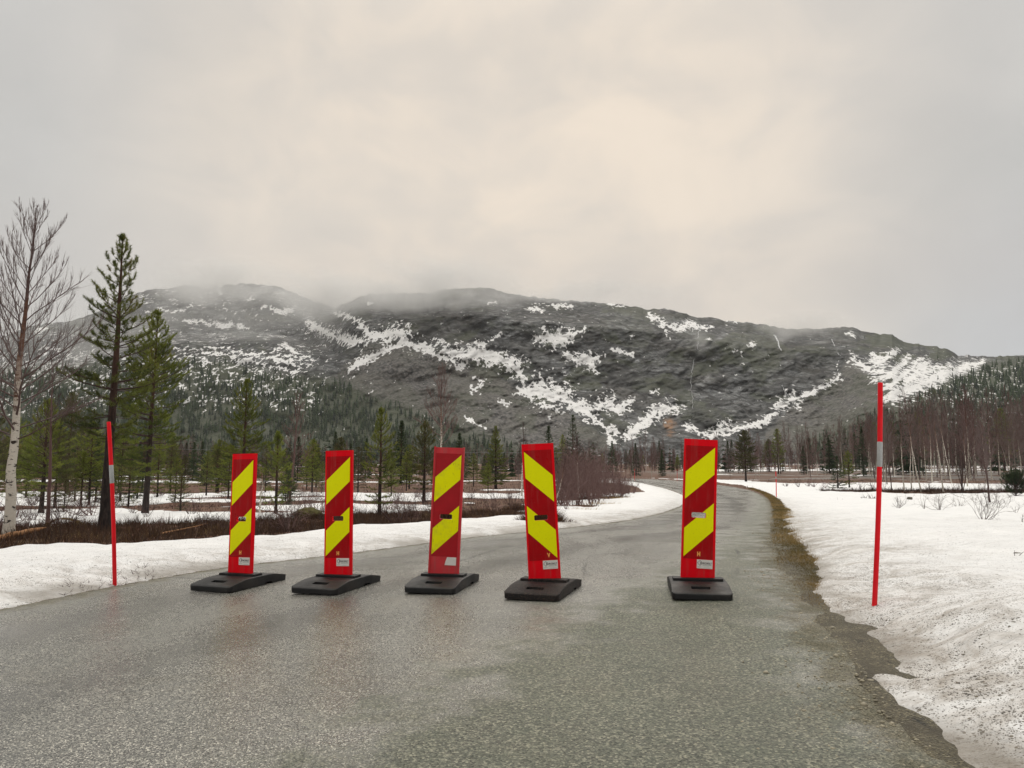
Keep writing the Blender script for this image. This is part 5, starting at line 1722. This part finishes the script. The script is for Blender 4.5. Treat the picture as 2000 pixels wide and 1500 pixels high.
def clumps(n, sampler, hmin, hmax, wid, per, spread, tint, tilt=.5):
    """tufts of thin stems"""
    P, Dn, L, Tn, Wd = [], [], [], [], []
    cnt = 0
    xs, ys = sampler(n)
    for x, y in zip(xs, ys):
        z = float(Bz(x, y))
        P.append((x, y, z))
    P = np.array(P)
    s, _, _, sd = snow_field(P[:, 0].reshape(1, -1), P[:, 1].reshape(1, -1))
    s, sd = s.ravel(), sd.ravel()
    hum = (fbm(P[:, 0] / 1.3, P[:, 1] / 1.3, 4, 3) - 0.5) * 0.16 + (fbm(P[:, 0] / 7, P[:, 1] / 7, 3, 9) - 0.5) * 0.30 * sstep(P[:, 1], 10, 30)
    P[:, 2] += hum * sstep(-sd, .25, 1.6) - .02
    keep = (s < 0.03) & (sd < -.15)
    P = P[keep]
    m = len(P)
    idx = np.repeat(np.arange(m), per)
    sp = spread * rh.uniform(.4, 1.2, m)[idx]
    off = rh.normal(0, 1, (len(idx), 2)) * sp[:, None]
    Q = P[idx].copy(); Q[:, :2] += off
    dirn = norm(np.concatenate([off / spread * tilt + rh.normal(0, .35, (len(idx), 2)), np.ones((len(idx), 1))], 1))
    hh = rh.uniform(hmin, hmax, m)[idx] * rh.uniform(.6, 1.1, len(idx)) * np.exp(-(off ** 2).sum(1) / (3 * sp ** 2 + 1e-9))
    tn = np.clip(np.repeat(rh.uniform(*tint, m), per) + rh.normal(0, .12, len(idx)), 0, 1)
    V, F = blades(Q, dirn, hh, wid, rh)
    return V, F, np.repeat(tn, 3)


def box_sampler(x0, x1, y0, y1, wgt=None):
    def f(n):
        return rh.uniform(x0, x1, n), rh.uniform(y0, y1, n)
    return f


def tri_sampler(pxa, pxb, da, db):
    def f(n):
        d = np.sqrt(rh.uniform(da * da, db * db, n)); px = rh.uniform(pxa, pxb, n)
        return (px - 1000) / (CP * FPX) * d, d
    return f


a = Acc()
for (n, smp, h0, h1, w, per, spd, ti) in [
    (4600, tri_sampler(-250, 1040, 9.5, 22), .16, .40, .012, 16, .15, (.0, .8)),
    (2600, tri_sampler(-250, 1050, 19, 60), .12, .30, .022, 9, .22, (.05, .65)),
    (1500, tri_sampler(1040, 1300, 26, 60), .20, .45, .022, 12, .25, (.2, .8)),
    (3200, tri_sampler(1560, 2200, 40, 75), .25, .60, .035, 10, .35, (.0, .5)),
    (3200, tri_sampler(-300, 2400, 60, 150), .15, .40, .06, 6, .5, (.05, .7))]:
    V, F, tn = clumps(n, smp, h0, h1, w, per, spd, ti)
    if len(V):
        a.add(V, F, 0, tn)
link('heather', a.mesh('heather', [HEATH]), kind='stuff', label='dark brown heather covering the bog between the snow patches', category='heather')

# withered grass on the right verge and along the edge of the left heather strip
a = Acc()
vx, vy = [], []
ge = np.array(Gl([(1600, 1215), (1560, 1165), (1530, 1120), (1518, 1080), (1516, 1040), (1514, 1000), (1508, 978), (1490, 963), (1460, 953)]))
ge = smooth_line(ge, 3)
n = 9000
i = rh.uniform(0, len(ge) - 1.001, n) ; k0 = i.astype(int); fr = (i - k0)[:, None]
base = ge[k0] * (1 - fr) + ge[k0 + 1] * fr
nrm = norm(np.stack([np.gradient(ge[:, 1]), -np.gradient(ge[:, 0])], -1))[k0]
wv = np.interp(base[:, 1], [4.8, 6, 7.5, 10, 20, 40], [.10, .22, .36, .48, .6, .5])
pos = base + nrm * (rh.uniform(-.1, 1, n) ** 1.0 * wv)[:, None]
zz = Bz(pos[:, 0], pos[:, 1]) - .012
P = np.concatenate([pos, zz[:, None]], 1)
idx = np.repeat(np.arange(n), 5)
Dn = norm(np.concatenate([rh.normal(0, .8, (len(idx), 2)), np.ones((len(idx), 1)) * .8], 1))
patch = fbm(pos[:, 0] * 1.3, pos[:, 1] * 1.3, 3, 201)
V, F = blades(P[idx] + np.concatenate([rh.normal(0, .03, (len(idx), 2)), np.zeros((len(idx), 1))], 1), Dn, rh.uniform(.03, .085, len(idx)) * (.4 + patch[idx] * 1.2) * np.interp(P[idx][:, 1], [4.6, 8, 14], [.16, .6, 1.0]), np.interp(P[idx][:, 1], [5, 30], [.004, .018]), rh)
a.add(V, F, 0, np.repeat(np.clip(patch[idx] * 1.3 - .25 + rh.normal(0, .15, len(idx)), 0, 1), 3))
edge = smooth_line(np.array(L2)[:12], 2)
for (px, py, n_, h, sp_) in [(150, 1052, 26, .16, .10), (185, 1052, 22, .15, .09), (232, 1051, 18, .12, .1), (285, 1047, 20, .18, .07), (305, 1043, 20, .10, .12), (400, 1042, 34, .12, .14), (425, 1036, 20, .2, .1), (120, 1054, 18, .12, .12),
                             (640, 1020, 18, .10, .15), (1135, 994, 30, .16, .35), (1170, 986, 34, .2, .45), (1205, 977, 34, .2, .5), (955, 1003, 20, .12, .2), (930, 1012, 24, .1, .25), (350, 1040, 20, .1, .14)]:
    g = G(px, py)
    z = surf_z(*g)
    m_ = n_ * 4
    o_ = rh.normal(0, sp_, (m_, 2)) * [1, .5]
    P = np.concatenate([g + o_, np.full((m_, 1), z - .03)], 1)
    Dn = norm(np.concatenate([o_ / sp_ * .5 + rh.normal(0, .4, (m_, 2)), np.ones((m_, 1))], 1))
    V, F = blades(P, Dn, rh.uniform(.5, 1.1, m_) * h, .0065 * max(1, g[1] / 14), rh)
    a.add(V, F, 0, np.repeat(rh.uniform(.6, 1, m_), 3))
link('withered_grass', a.mesh('withered_grass', [GRASS]), kind='stuff', label='withered yellow brown grass along the road edge and the heather strip', category='grass')

for (px, py, w, h, lab, sd) in [(1060, 1027, 40, 46, 'brown heather tuft in the snow behind the fourth barrier panel', 1), (985, 1016, 44, 16, 'low brown heather tuft between the third and fourth barrier panels', 2),
        (940, 1000, 34, 16, 'olive brown heather tuft right of the third barrier panel', 3), (874, 1016, 36, 36, 'dark heather tuft showing through the slot of the faded barrier panel', 4), (1015, 996, 34, 18, 'heather tuft just left of the fourth barrier panel', 5)]:
    g = G(px, py); z = surf_z(*g); mpp = g[1] / FPX
    m_ = 1500
    o_ = rh.normal(0, .5, (m_, 2)) * [w * mpp, w * mpp * .5]
    r2_ = (o_[:, 0] / (w * mpp)) ** 2 + (o_[:, 1] / (w * mpp * .5)) ** 2
    P = np.concatenate([o_, np.full((m_, 1), -.03)], 1)
    Dn = norm(np.concatenate([o_ / (w * mpp) * .8 + rh.normal(0, .45, (m_, 2)), np.ones((m_, 1))], 1))
    V, F = blades(P, Dn, h * mpp * np.exp(-r2_ * .9) * rh.uniform(.4, 1.1, m_) + .03, .011, rh)
    ac = Acc(); ac.add(V, F, 0, np.repeat(np.clip(rh.normal(.45, .3, m_), 0, 1), 3))
    thing('heather_tuft', lab, 'heather', (g[0], g[1], z), 0, None, ac.mesh('heather_tuft', [HEATH]))

# reddish birch thicket on the inside of the bend
a = Acc()
for i in range(300):
    px = rh.uniform(1085, 1240); d = rh.uniform(33, 62)
    g = spot(px, dist=d)
    if sd_poly(g[:1], g[1:], SNOW_L)[0] > -.3:
        continue
    H = np.interp(px, [1085, 1110, 1180, 1235], [1.8, 3.0, 2.7, 1.2]) * rh.uniform(.35, 1.15)
    z = float(Bz(*g)) - .05
    for q in range(3):
        t = np.linspace(0, 1, 6)
        pth = np.stack([g[0] + t * rh.normal(0, .5) + np.cumsum(rh.normal(0, .07, 6)), g[1] + t * rh.normal(0, .25), z + t * H * rh.uniform(.7, 1)], -1)
        a.add(*segs(pth[:-1], pth[1:], .012 * (1.1 - t[:-1]) + .004, .012 * (1.1 - t[1:]) + .004, 3))
        m_ = 11
        s_ = rh.uniform(.3, 1, m_)
        P = np.stack([np.interp(s_, t, pth[:, c]) for c in range(3)], -1)
        e = rh.uniform(.25, 1.3, m_); az = rh.uniform(0, 6.28, m_)
        Dn = np.stack([np.cos(e) * np.cos(az), np.cos(e) * np.sin(az), np.sin(e)], -1)
        a.add(*segs(P, P + Dn * (H * rh.uniform(.12, .3, m_))[:, None], .007, .003, 3))
link('birch_thicket', a.mesh('birch_thicket', [TWIG_R]), kind='stuff', label='dense reddish thicket of young birch inside the bend of the road', category='thicket')


def put_bush(px, py, wpx, hpx, label, seed, nst=14, depth=2, m_=None, tw=None, group=None):
    g = G(px, py); z = surf_z(*g)
    mpp = g[1] / FPX
    b = bush(hpx * mpp, wpx * mpp, seed, nst, tw or max(.003, .32 * mpp * .7), depth)
    o = thing('bare_bush', label, 'bush', (g[0], g[1], z), 0, group)
    link('branches', b.mesh('branches', [m_ or TWIG]), o)


put_bush(1922, 1026, 52, 70, 'largest bare bush with crooked dark branches sticking out of the right snow field', 61, 15, 3)
put_bush(1836, 1003, 30, 38, 'pale bare bush left of the largest bush on the right snow field', 62, 13, 2, TWIG_G)
put_bush(1806, 997, 12, 32, 'few upright twigs next to the pale bare bush', 63, 5, 1, TWIG_G)
put_bush(1755, 995, 18, 26, 'small spreading bush nearest to the right snow pole', 64, 9, 2)
put_bush(1872, 992, 26, 24, 'low thin brush between the pale bush and the largest bush', 66, 10, 1, TWIG_G)
put_bush(1985, 1012, 16, 20, 'pair of bent twigs in the snow right of the largest bush', 67, 3, 1)
put_bush(1998, 1040, 8, 16, 'short dark stub cut off by the right edge of the photo', 68, 3, 1)
for (px, py, w, h, lab, sd) in [(845, 1016, 30, 52, 'bare willow bush with straight shoots beside the left side of the third barrier panel', 71), (812, 1018, 20, 30, 'low bare brush left of the third barrier panel', 72),
    (925, 1003, 26, 60, 'bare willow bush just right of the third barrier panel', 73), (965, 1000, 28, 58, 'bare grey shoots halfway between the third and fourth barrier panels', 74), (1003, 1003, 24, 62, 'bare shoots close to the left side of the fourth barrier panel', 75),
    (650, 1012, 16, 50, 'thin bare bush against the right side of the second barrier panel', 76), (575, 1015, 22, 60, 'bare twiggy bush left of the mossy boulder', 77), (50, 1040, 40, 70, 'tangled bare shoots at the foot of the tall white birch', 78),
    (115, 1040, 26, 80, 'bare shoots right of the thin reddish sapling', 79), (1105, 995, 16, 50, 'bare shoots at the front corner of the thicket', 80), (700, 1005, 20, 34, 'low twiggy bush left of the bright young pine', 81)]:
    put_bush(px, py, w, h, lab, sd, 12, 2, TWIG if sd % 2 else TWIG_R)
for i, (px, py, w, h) in enumerate([(1560, 953, 10, 18), (1590, 953, 9, 16), (1535, 951, 8, 14), (1612, 955, 12, 20), (1705, 958, 14, 24), (1580, 951, 8, 20), (1680, 960, 10, 22), (1728, 963, 10, 26), (1815, 962, 14, 26), (1870, 963, 12, 26), (1950, 965, 14, 28), (1920, 964, 12, 26)]):
    put_bush(px, py, w, h, 'small bare twiggy bush at the snow edge, ' + stretch(px), 300 + i, 9, 1, TWIG_R if i % 2 else TWIG, None, 'small bare bushes at the far edge of the snow')
for i, (px, py, w, h, lab) in enumerate([(1983, 1120, 3, 24, 'single dark upright twig in the right snow at the edge of the photo'), (700, 1036, 6, 7, 'small sprig in the left snow between the second and third barrier panels')]):
    put_bush(px, py, w, h, lab, 330 + i, 2, 0)

BB = []
for i in range(5):
    BB.append(bush(1.0, .9, 400 + i, 13, .007, 2).mesh('branches', [(TWIG, TWIG_R, TWIG_B, TWIG, TWIG_R)[i]]))
k = 0
for i in range(400):
    px = rh.uniform(-60, 1075); d = rh.uniform(13, 52)
    g = spot(px, dist=d)
    s_, sl_, _, sd_ = snow_field(np.array([[g[0]]]), np.array([[g[1]]]))
    if sl_[0, 0] > -.25 or sd_[0, 0] > -1 or k >= 90:
        continue
    z = surf_z(*g)
    o = thing('bare_bush', 'low bare scrub bush in the heather, ' + stretch(px), 'bush', (g[0], g[1], z - .02), rh.uniform(0, 6.28), 'low bare scrub on the left bog')
    h = rh.uniform(.35, .95)
    o.scale = (h * rh.uniform(.7, 1.3), h * rh.uniform(.7, 1.3), h)
    link('branches', BB[k % 5], o)
    k += 1

# road-side twigs at the foot of the left snow pole
a = Acc()
for i in range(46):
    px = rh.uniform(120, 300); py = np.interp(px, [120, 300], [1163, 1128]) + rh.uniform(-10, 6)
    g = G(px, py); z = surf_z(*g)
    n_ = 3
    for q in range(n_):
        e = rh.uniform(.3, 1.3); az = rh.uniform(0, 6.28)
        p0 = np.array([g[0], g[1], z - .01]); p1 = p0 + np.array([math.cos(az) * math.cos(e), math.sin(az) * math.cos(e), math.sin(e)]) * rh.uniform(.02, .075)
        a.add(*segs([p0], [p1], .0016, .0008, 3))
link('dry_stems', a.mesh('dry_stems', [TWIG]), kind='stuff', label='thin dry stems poking out of the left snow edge', category='stems')

# loose stones along both road edges
a = Acc()
ico = bmesh.new(); bmesh.ops.create_icosphere(ico, subdivisions=1, radius=1)
iv = np.array([v.co[:] for v in ico.verts]); fi = np.array([[v.index for v in f.verts] for f in ico.faces]); ico.free()
re_ = smooth_line(np.array(R1)[1:12], 2)
n = 8500
t = rh.uniform(0, len(re_) - 1.001, n); k0 = t.astype(int); fr = (t - k0)[:, None]
pos = re_[k0] * (1 - fr) + re_[k0 + 1] * fr + rh.normal(0, .25, (n, 2)) + [.18, 0]
sz = rh.gamma(2.0, .0016, n) + .002
s, _, _, sdv = snow_field(pos[:, :1].T, pos[:, 1:].T)
z = Bz(pos[:, 0], pos[:, 1]) + np.clip(sdv.ravel() * .25, -.02, 0)
sc3 = rh.uniform(.6, 1.3, (n, 1, 3)) * sz[:, None, None] * [1, 1, .7]
V = iv[None] * sc3 * rh.uniform(.8, 1.2, (n, len(iv), 1)) + np.concatenate([pos, z[:, None]], 1)[:, None]
a.add(V.reshape(-1, 3), (np.arange(n)[:, None, None] * len(iv) + fi[None]).reshape(-1, 3))
STONE = simple('grey_stone', lin(146, 138, 118), .6, .5, 25, .4)
link('loose_gravel', a.mesh('loose_gravel', [STONE]), kind='stuff', label='loose gravel scattered along the right road edge', category='gravel')

# ------------------------------------------------------------------ boulder, log, hummock
def rock_mesh(rx, ry, rz_, seed, mats, name, split=None):
    bm = bmesh.new(); bmesh.ops.create_icosphere(bm, subdivisions=4, radius=1)
    for v in bm.verts:
        c = v.co.normalized()
        f = 1 + .5 * (float(fbm(c.x * 1.6 + seed, c.y * 1.6 + c.z * 2.3, 4, seed)) - .5) + .16 * (float(fbm(c.x * 6 + seed, c.y * 6 + c.z * 7, 3, seed)) - .5)
        v.co = Vector((c.x * rx * f, c.y * ry * f, c.z * rz_ * f))
    for f in bm.faces:
        f.smooth = True
        if split is not None and (f.calc_center_median().z < split or f.calc_center_median().x < -rx * .55):
            f.material_index = 1
    return bm_mesh(bm, name, mats)


ROCK = simple('boulder_stone', lin(104, 100, 90), .8, .3, 6, .3, .02, 25)
g = G(600, 1014); z = surf_z(*g); mpp = g[1] / FPX
b = thing('mossy_boulder', 'rounded mossy boulder in the heather between the first and second barrier panels', 'boulder', (g[0], g[1], z))
link('stone', rock_mesh(27 * mpp, 24 * mpp, 15 * mpp, 3, [MOSS, ROCK], 'stone', -2 * mpp), b).location = (0, 0, 7 * mpp)
for (px, py, rx, rz_, lab, sd, m_) in [(1777, 979, 5, 3.5, 'small dark stone in the snow between two bare bushes', 4, ROCK), (1990, 1116, 9, 3, 'flat grey stone at the right edge of the snow field', 6, ROCK), (1822, 1003, 8, 2, 'low dark stone at the foot of the pale bare bush', 8, ROCK)]:
    g = G(px, py); z = surf_z(*g); mpp = g[1] / FPX
    thing('stone', lab, 'stone', (g[0], g[1], z), 0, None, rock_mesh(rx * mpp, rx * mpp, rz_ * mpp, sd, [m_], 'stone'))
# fallen log with torn orange wood
WOOD = simple('torn_wood', lin(158, 116, 80), .8, .3, 14, .2, .01, 60)
p0 = G(-60, 1066); p1 = G(88, 1046)
zb = surf_z(*p1)
t = np.linspace(0, 1, 9)
pth = np.stack([p0[0] + (p1[0] - p0[0]) * t, p0[1] + (p1[1] - p0[1]) * t + np.array([0, .02, -.02, .03, 0, .02, -.01, .01, 0]), zb + .05 + .07 * t + np.array([0, 0, .01, 0, .015, 0, .01, 0, 0])], -1)
o = thing('fallen_log', 'fallen log of torn orange wood at the left end of the snow bank', 'log', (0, 0, 0))
V, F = tube(pth, [.055, .055, .052, .05, .05, .046, .042, .034, .012], 9)
link('stem', mesh_from('stem', V, F, [WOOD], None, True), o)
V, F = segs([pth[4], pth[6]], [pth[4] + [.1, -.15, .1], pth[6] + [.02, -.1, .12]], .012, .004, 5)
link('broken_branch', mesh_from('broken_branch', V, F, [TWIG_G]), o)
pth = np.array([(*G(315, 1047), 0), (*G(345, 1041), 0), (*G(385, 1033), 0), (*G(405, 1031), 0)]); pth[:, 2] = [surf_z(*q[:2]) + .06 + .02 * i for i, q in enumerate(pth)]
o = thing('fallen_branch', 'long fallen pale branch lying in the heather left of the first barrier panel', 'branch', (0, 0, 0), 0, None)
V, F = tube(pth, [.018, .014, .011, .005], 6)
link('stem', mesh_from('stem', V, F, [WOOD], None, True), o)
for (px, py, w, h, lab, sd) in [(125, 1030, 32, 15, 'tan hummock of matted dead grass beside the tallest pine', 1), ]:
    g = G(px, py); z = surf_z(*g); mpp = g[1] / FPX
    m_ = 900
    th = rh.uniform(0, math.pi, m_); ph = rh.normal(0, .5, m_)
    c = np.stack([np.cos(th) * w * mpp, ph * 10 * mpp, np.sin(th) * h * mpp - .02], -1)
    dn = norm(np.stack([np.sin(th) * w, rh.normal(0, 6, m_), -np.cos(th) * h], -1) + rh.normal(0, 2.5, (m_, 3)))
    V, F = blades(c, dn, rh.uniform(.06, .2, m_), .009, rh)
    ac = Acc(); ac.add(V, F, 0, np.repeat(rh.uniform(.55, 1, m_), 3))
    o = thing('grass_hummock', lab, 'hummock', (g[0], g[1], z), 0, None, ac.mesh('grass_hummock', [GRASS]))

# ------------------------------------------------------------------ waterfalls on the cliff, wire across the bog
WATER = simple('white_water', (.55, .56, .57), .5, .05, 1)


def surf_pt(px, py, lift=1.5):
    j = int(np.argmin(np.abs(us - px))); i = int(np.argmin(np.abs(PY[:, j] - py)))
    d = ray(px, py); d = d / d[1]
    y = MY[i, j] - lift
    return np.array([d[0] * y, y, 1 + d[2] * y])


for pts, w, lab in [
    ([(1512, 655), (1516, 660), (1520, 668), (1522, 678), (1527, 685)], 1.1, 'broad white waterfall blown sideways below the notch in the cliff edge'),
    ([(1366, 640), (1364, 650), (1363, 662), (1362, 683)], .35, 'thin white waterfall under the upper snow patch of the cliff'),
    ([(1624, 662), (1630, 675), (1636, 690), (1642, 695)], .4, 'thin white stream running down right of the broad waterfall'),
    ([(1356, 700), (1350, 730), (1349, 752), (1354, 785), (1353, 815)], .18, 'long faint trickle down the middle of the dark cliff'),
    ([(1528, 752), (1533, 765), (1540, 775)], .4, 'short white stream above the snow at the foot of the cliff')]:
    P = smooth_line(np.array([surf_pt(*p, 2.0) for p in pts]), 3)
    P = P + rh.normal(0, .5, P.shape) * [1, .3, .2]
    rr = w * rh.uniform(.6, 1.2, len(P)) * np.interp(np.linspace(0, 1, len(P)), [0, .2, .8, 1], [.6, 1, .8, .3])
    V, F = tube(P, rr, 6)
    thing('waterfall', lab, 'waterfall', (0, 0, 0), 0, None, mesh_from('waterfall', V, F, [WATER], None, True))
cloud('spray', 'fine spray drifting off the waterfalls', 1528, 652, 1000, 22, 30, 16)
cloud('spray', 'spray under the upper snow patch', 1366, 662, 985, 16, 24, 22)
WIRE = simple('grey_wire', lin(120, 122, 120), .4, .05)
p0 = spot(120, dist=95); p1 = spot(1110, dist=80)
t = np.linspace(0, 1, 30)
z0, z1 = top_height(120, 872, 95), top_height(1110, 884, 80)
pth = np.stack([p0[0] + (p1[0] - p0[0]) * t, p0[1] + (p1[1] - p0[1]) * t, z0 + (z1 - z0) * t - .5 * 4 * t * (1 - t) * .4], -1)
POLEW = simple('weathered_pole', lin(84, 76, 68), .8, .2, 4, .2)
o = thing('power_line', 'grey overhead wire crossing the left bog in front of the wood', 'power line', (0, 0, 0))
V, F = tube(pth, np.full(30, .016), 4)
link('wire', mesh_from('wire', V, F, [WIRE]), o)
for q in (pth[0], pth[-1]):
    zb = float(Bz(q[0], q[1])) - .3
    V, F = tube(np.array([(q[0], q[1], zb), (q[0], q[1], zb + 1), (q[0], q[1], q[2] + .25)]), [.11, .11, .08], 8)
    link('pole', mesh_from('pole', V, F, [POLEW], None, True), o)
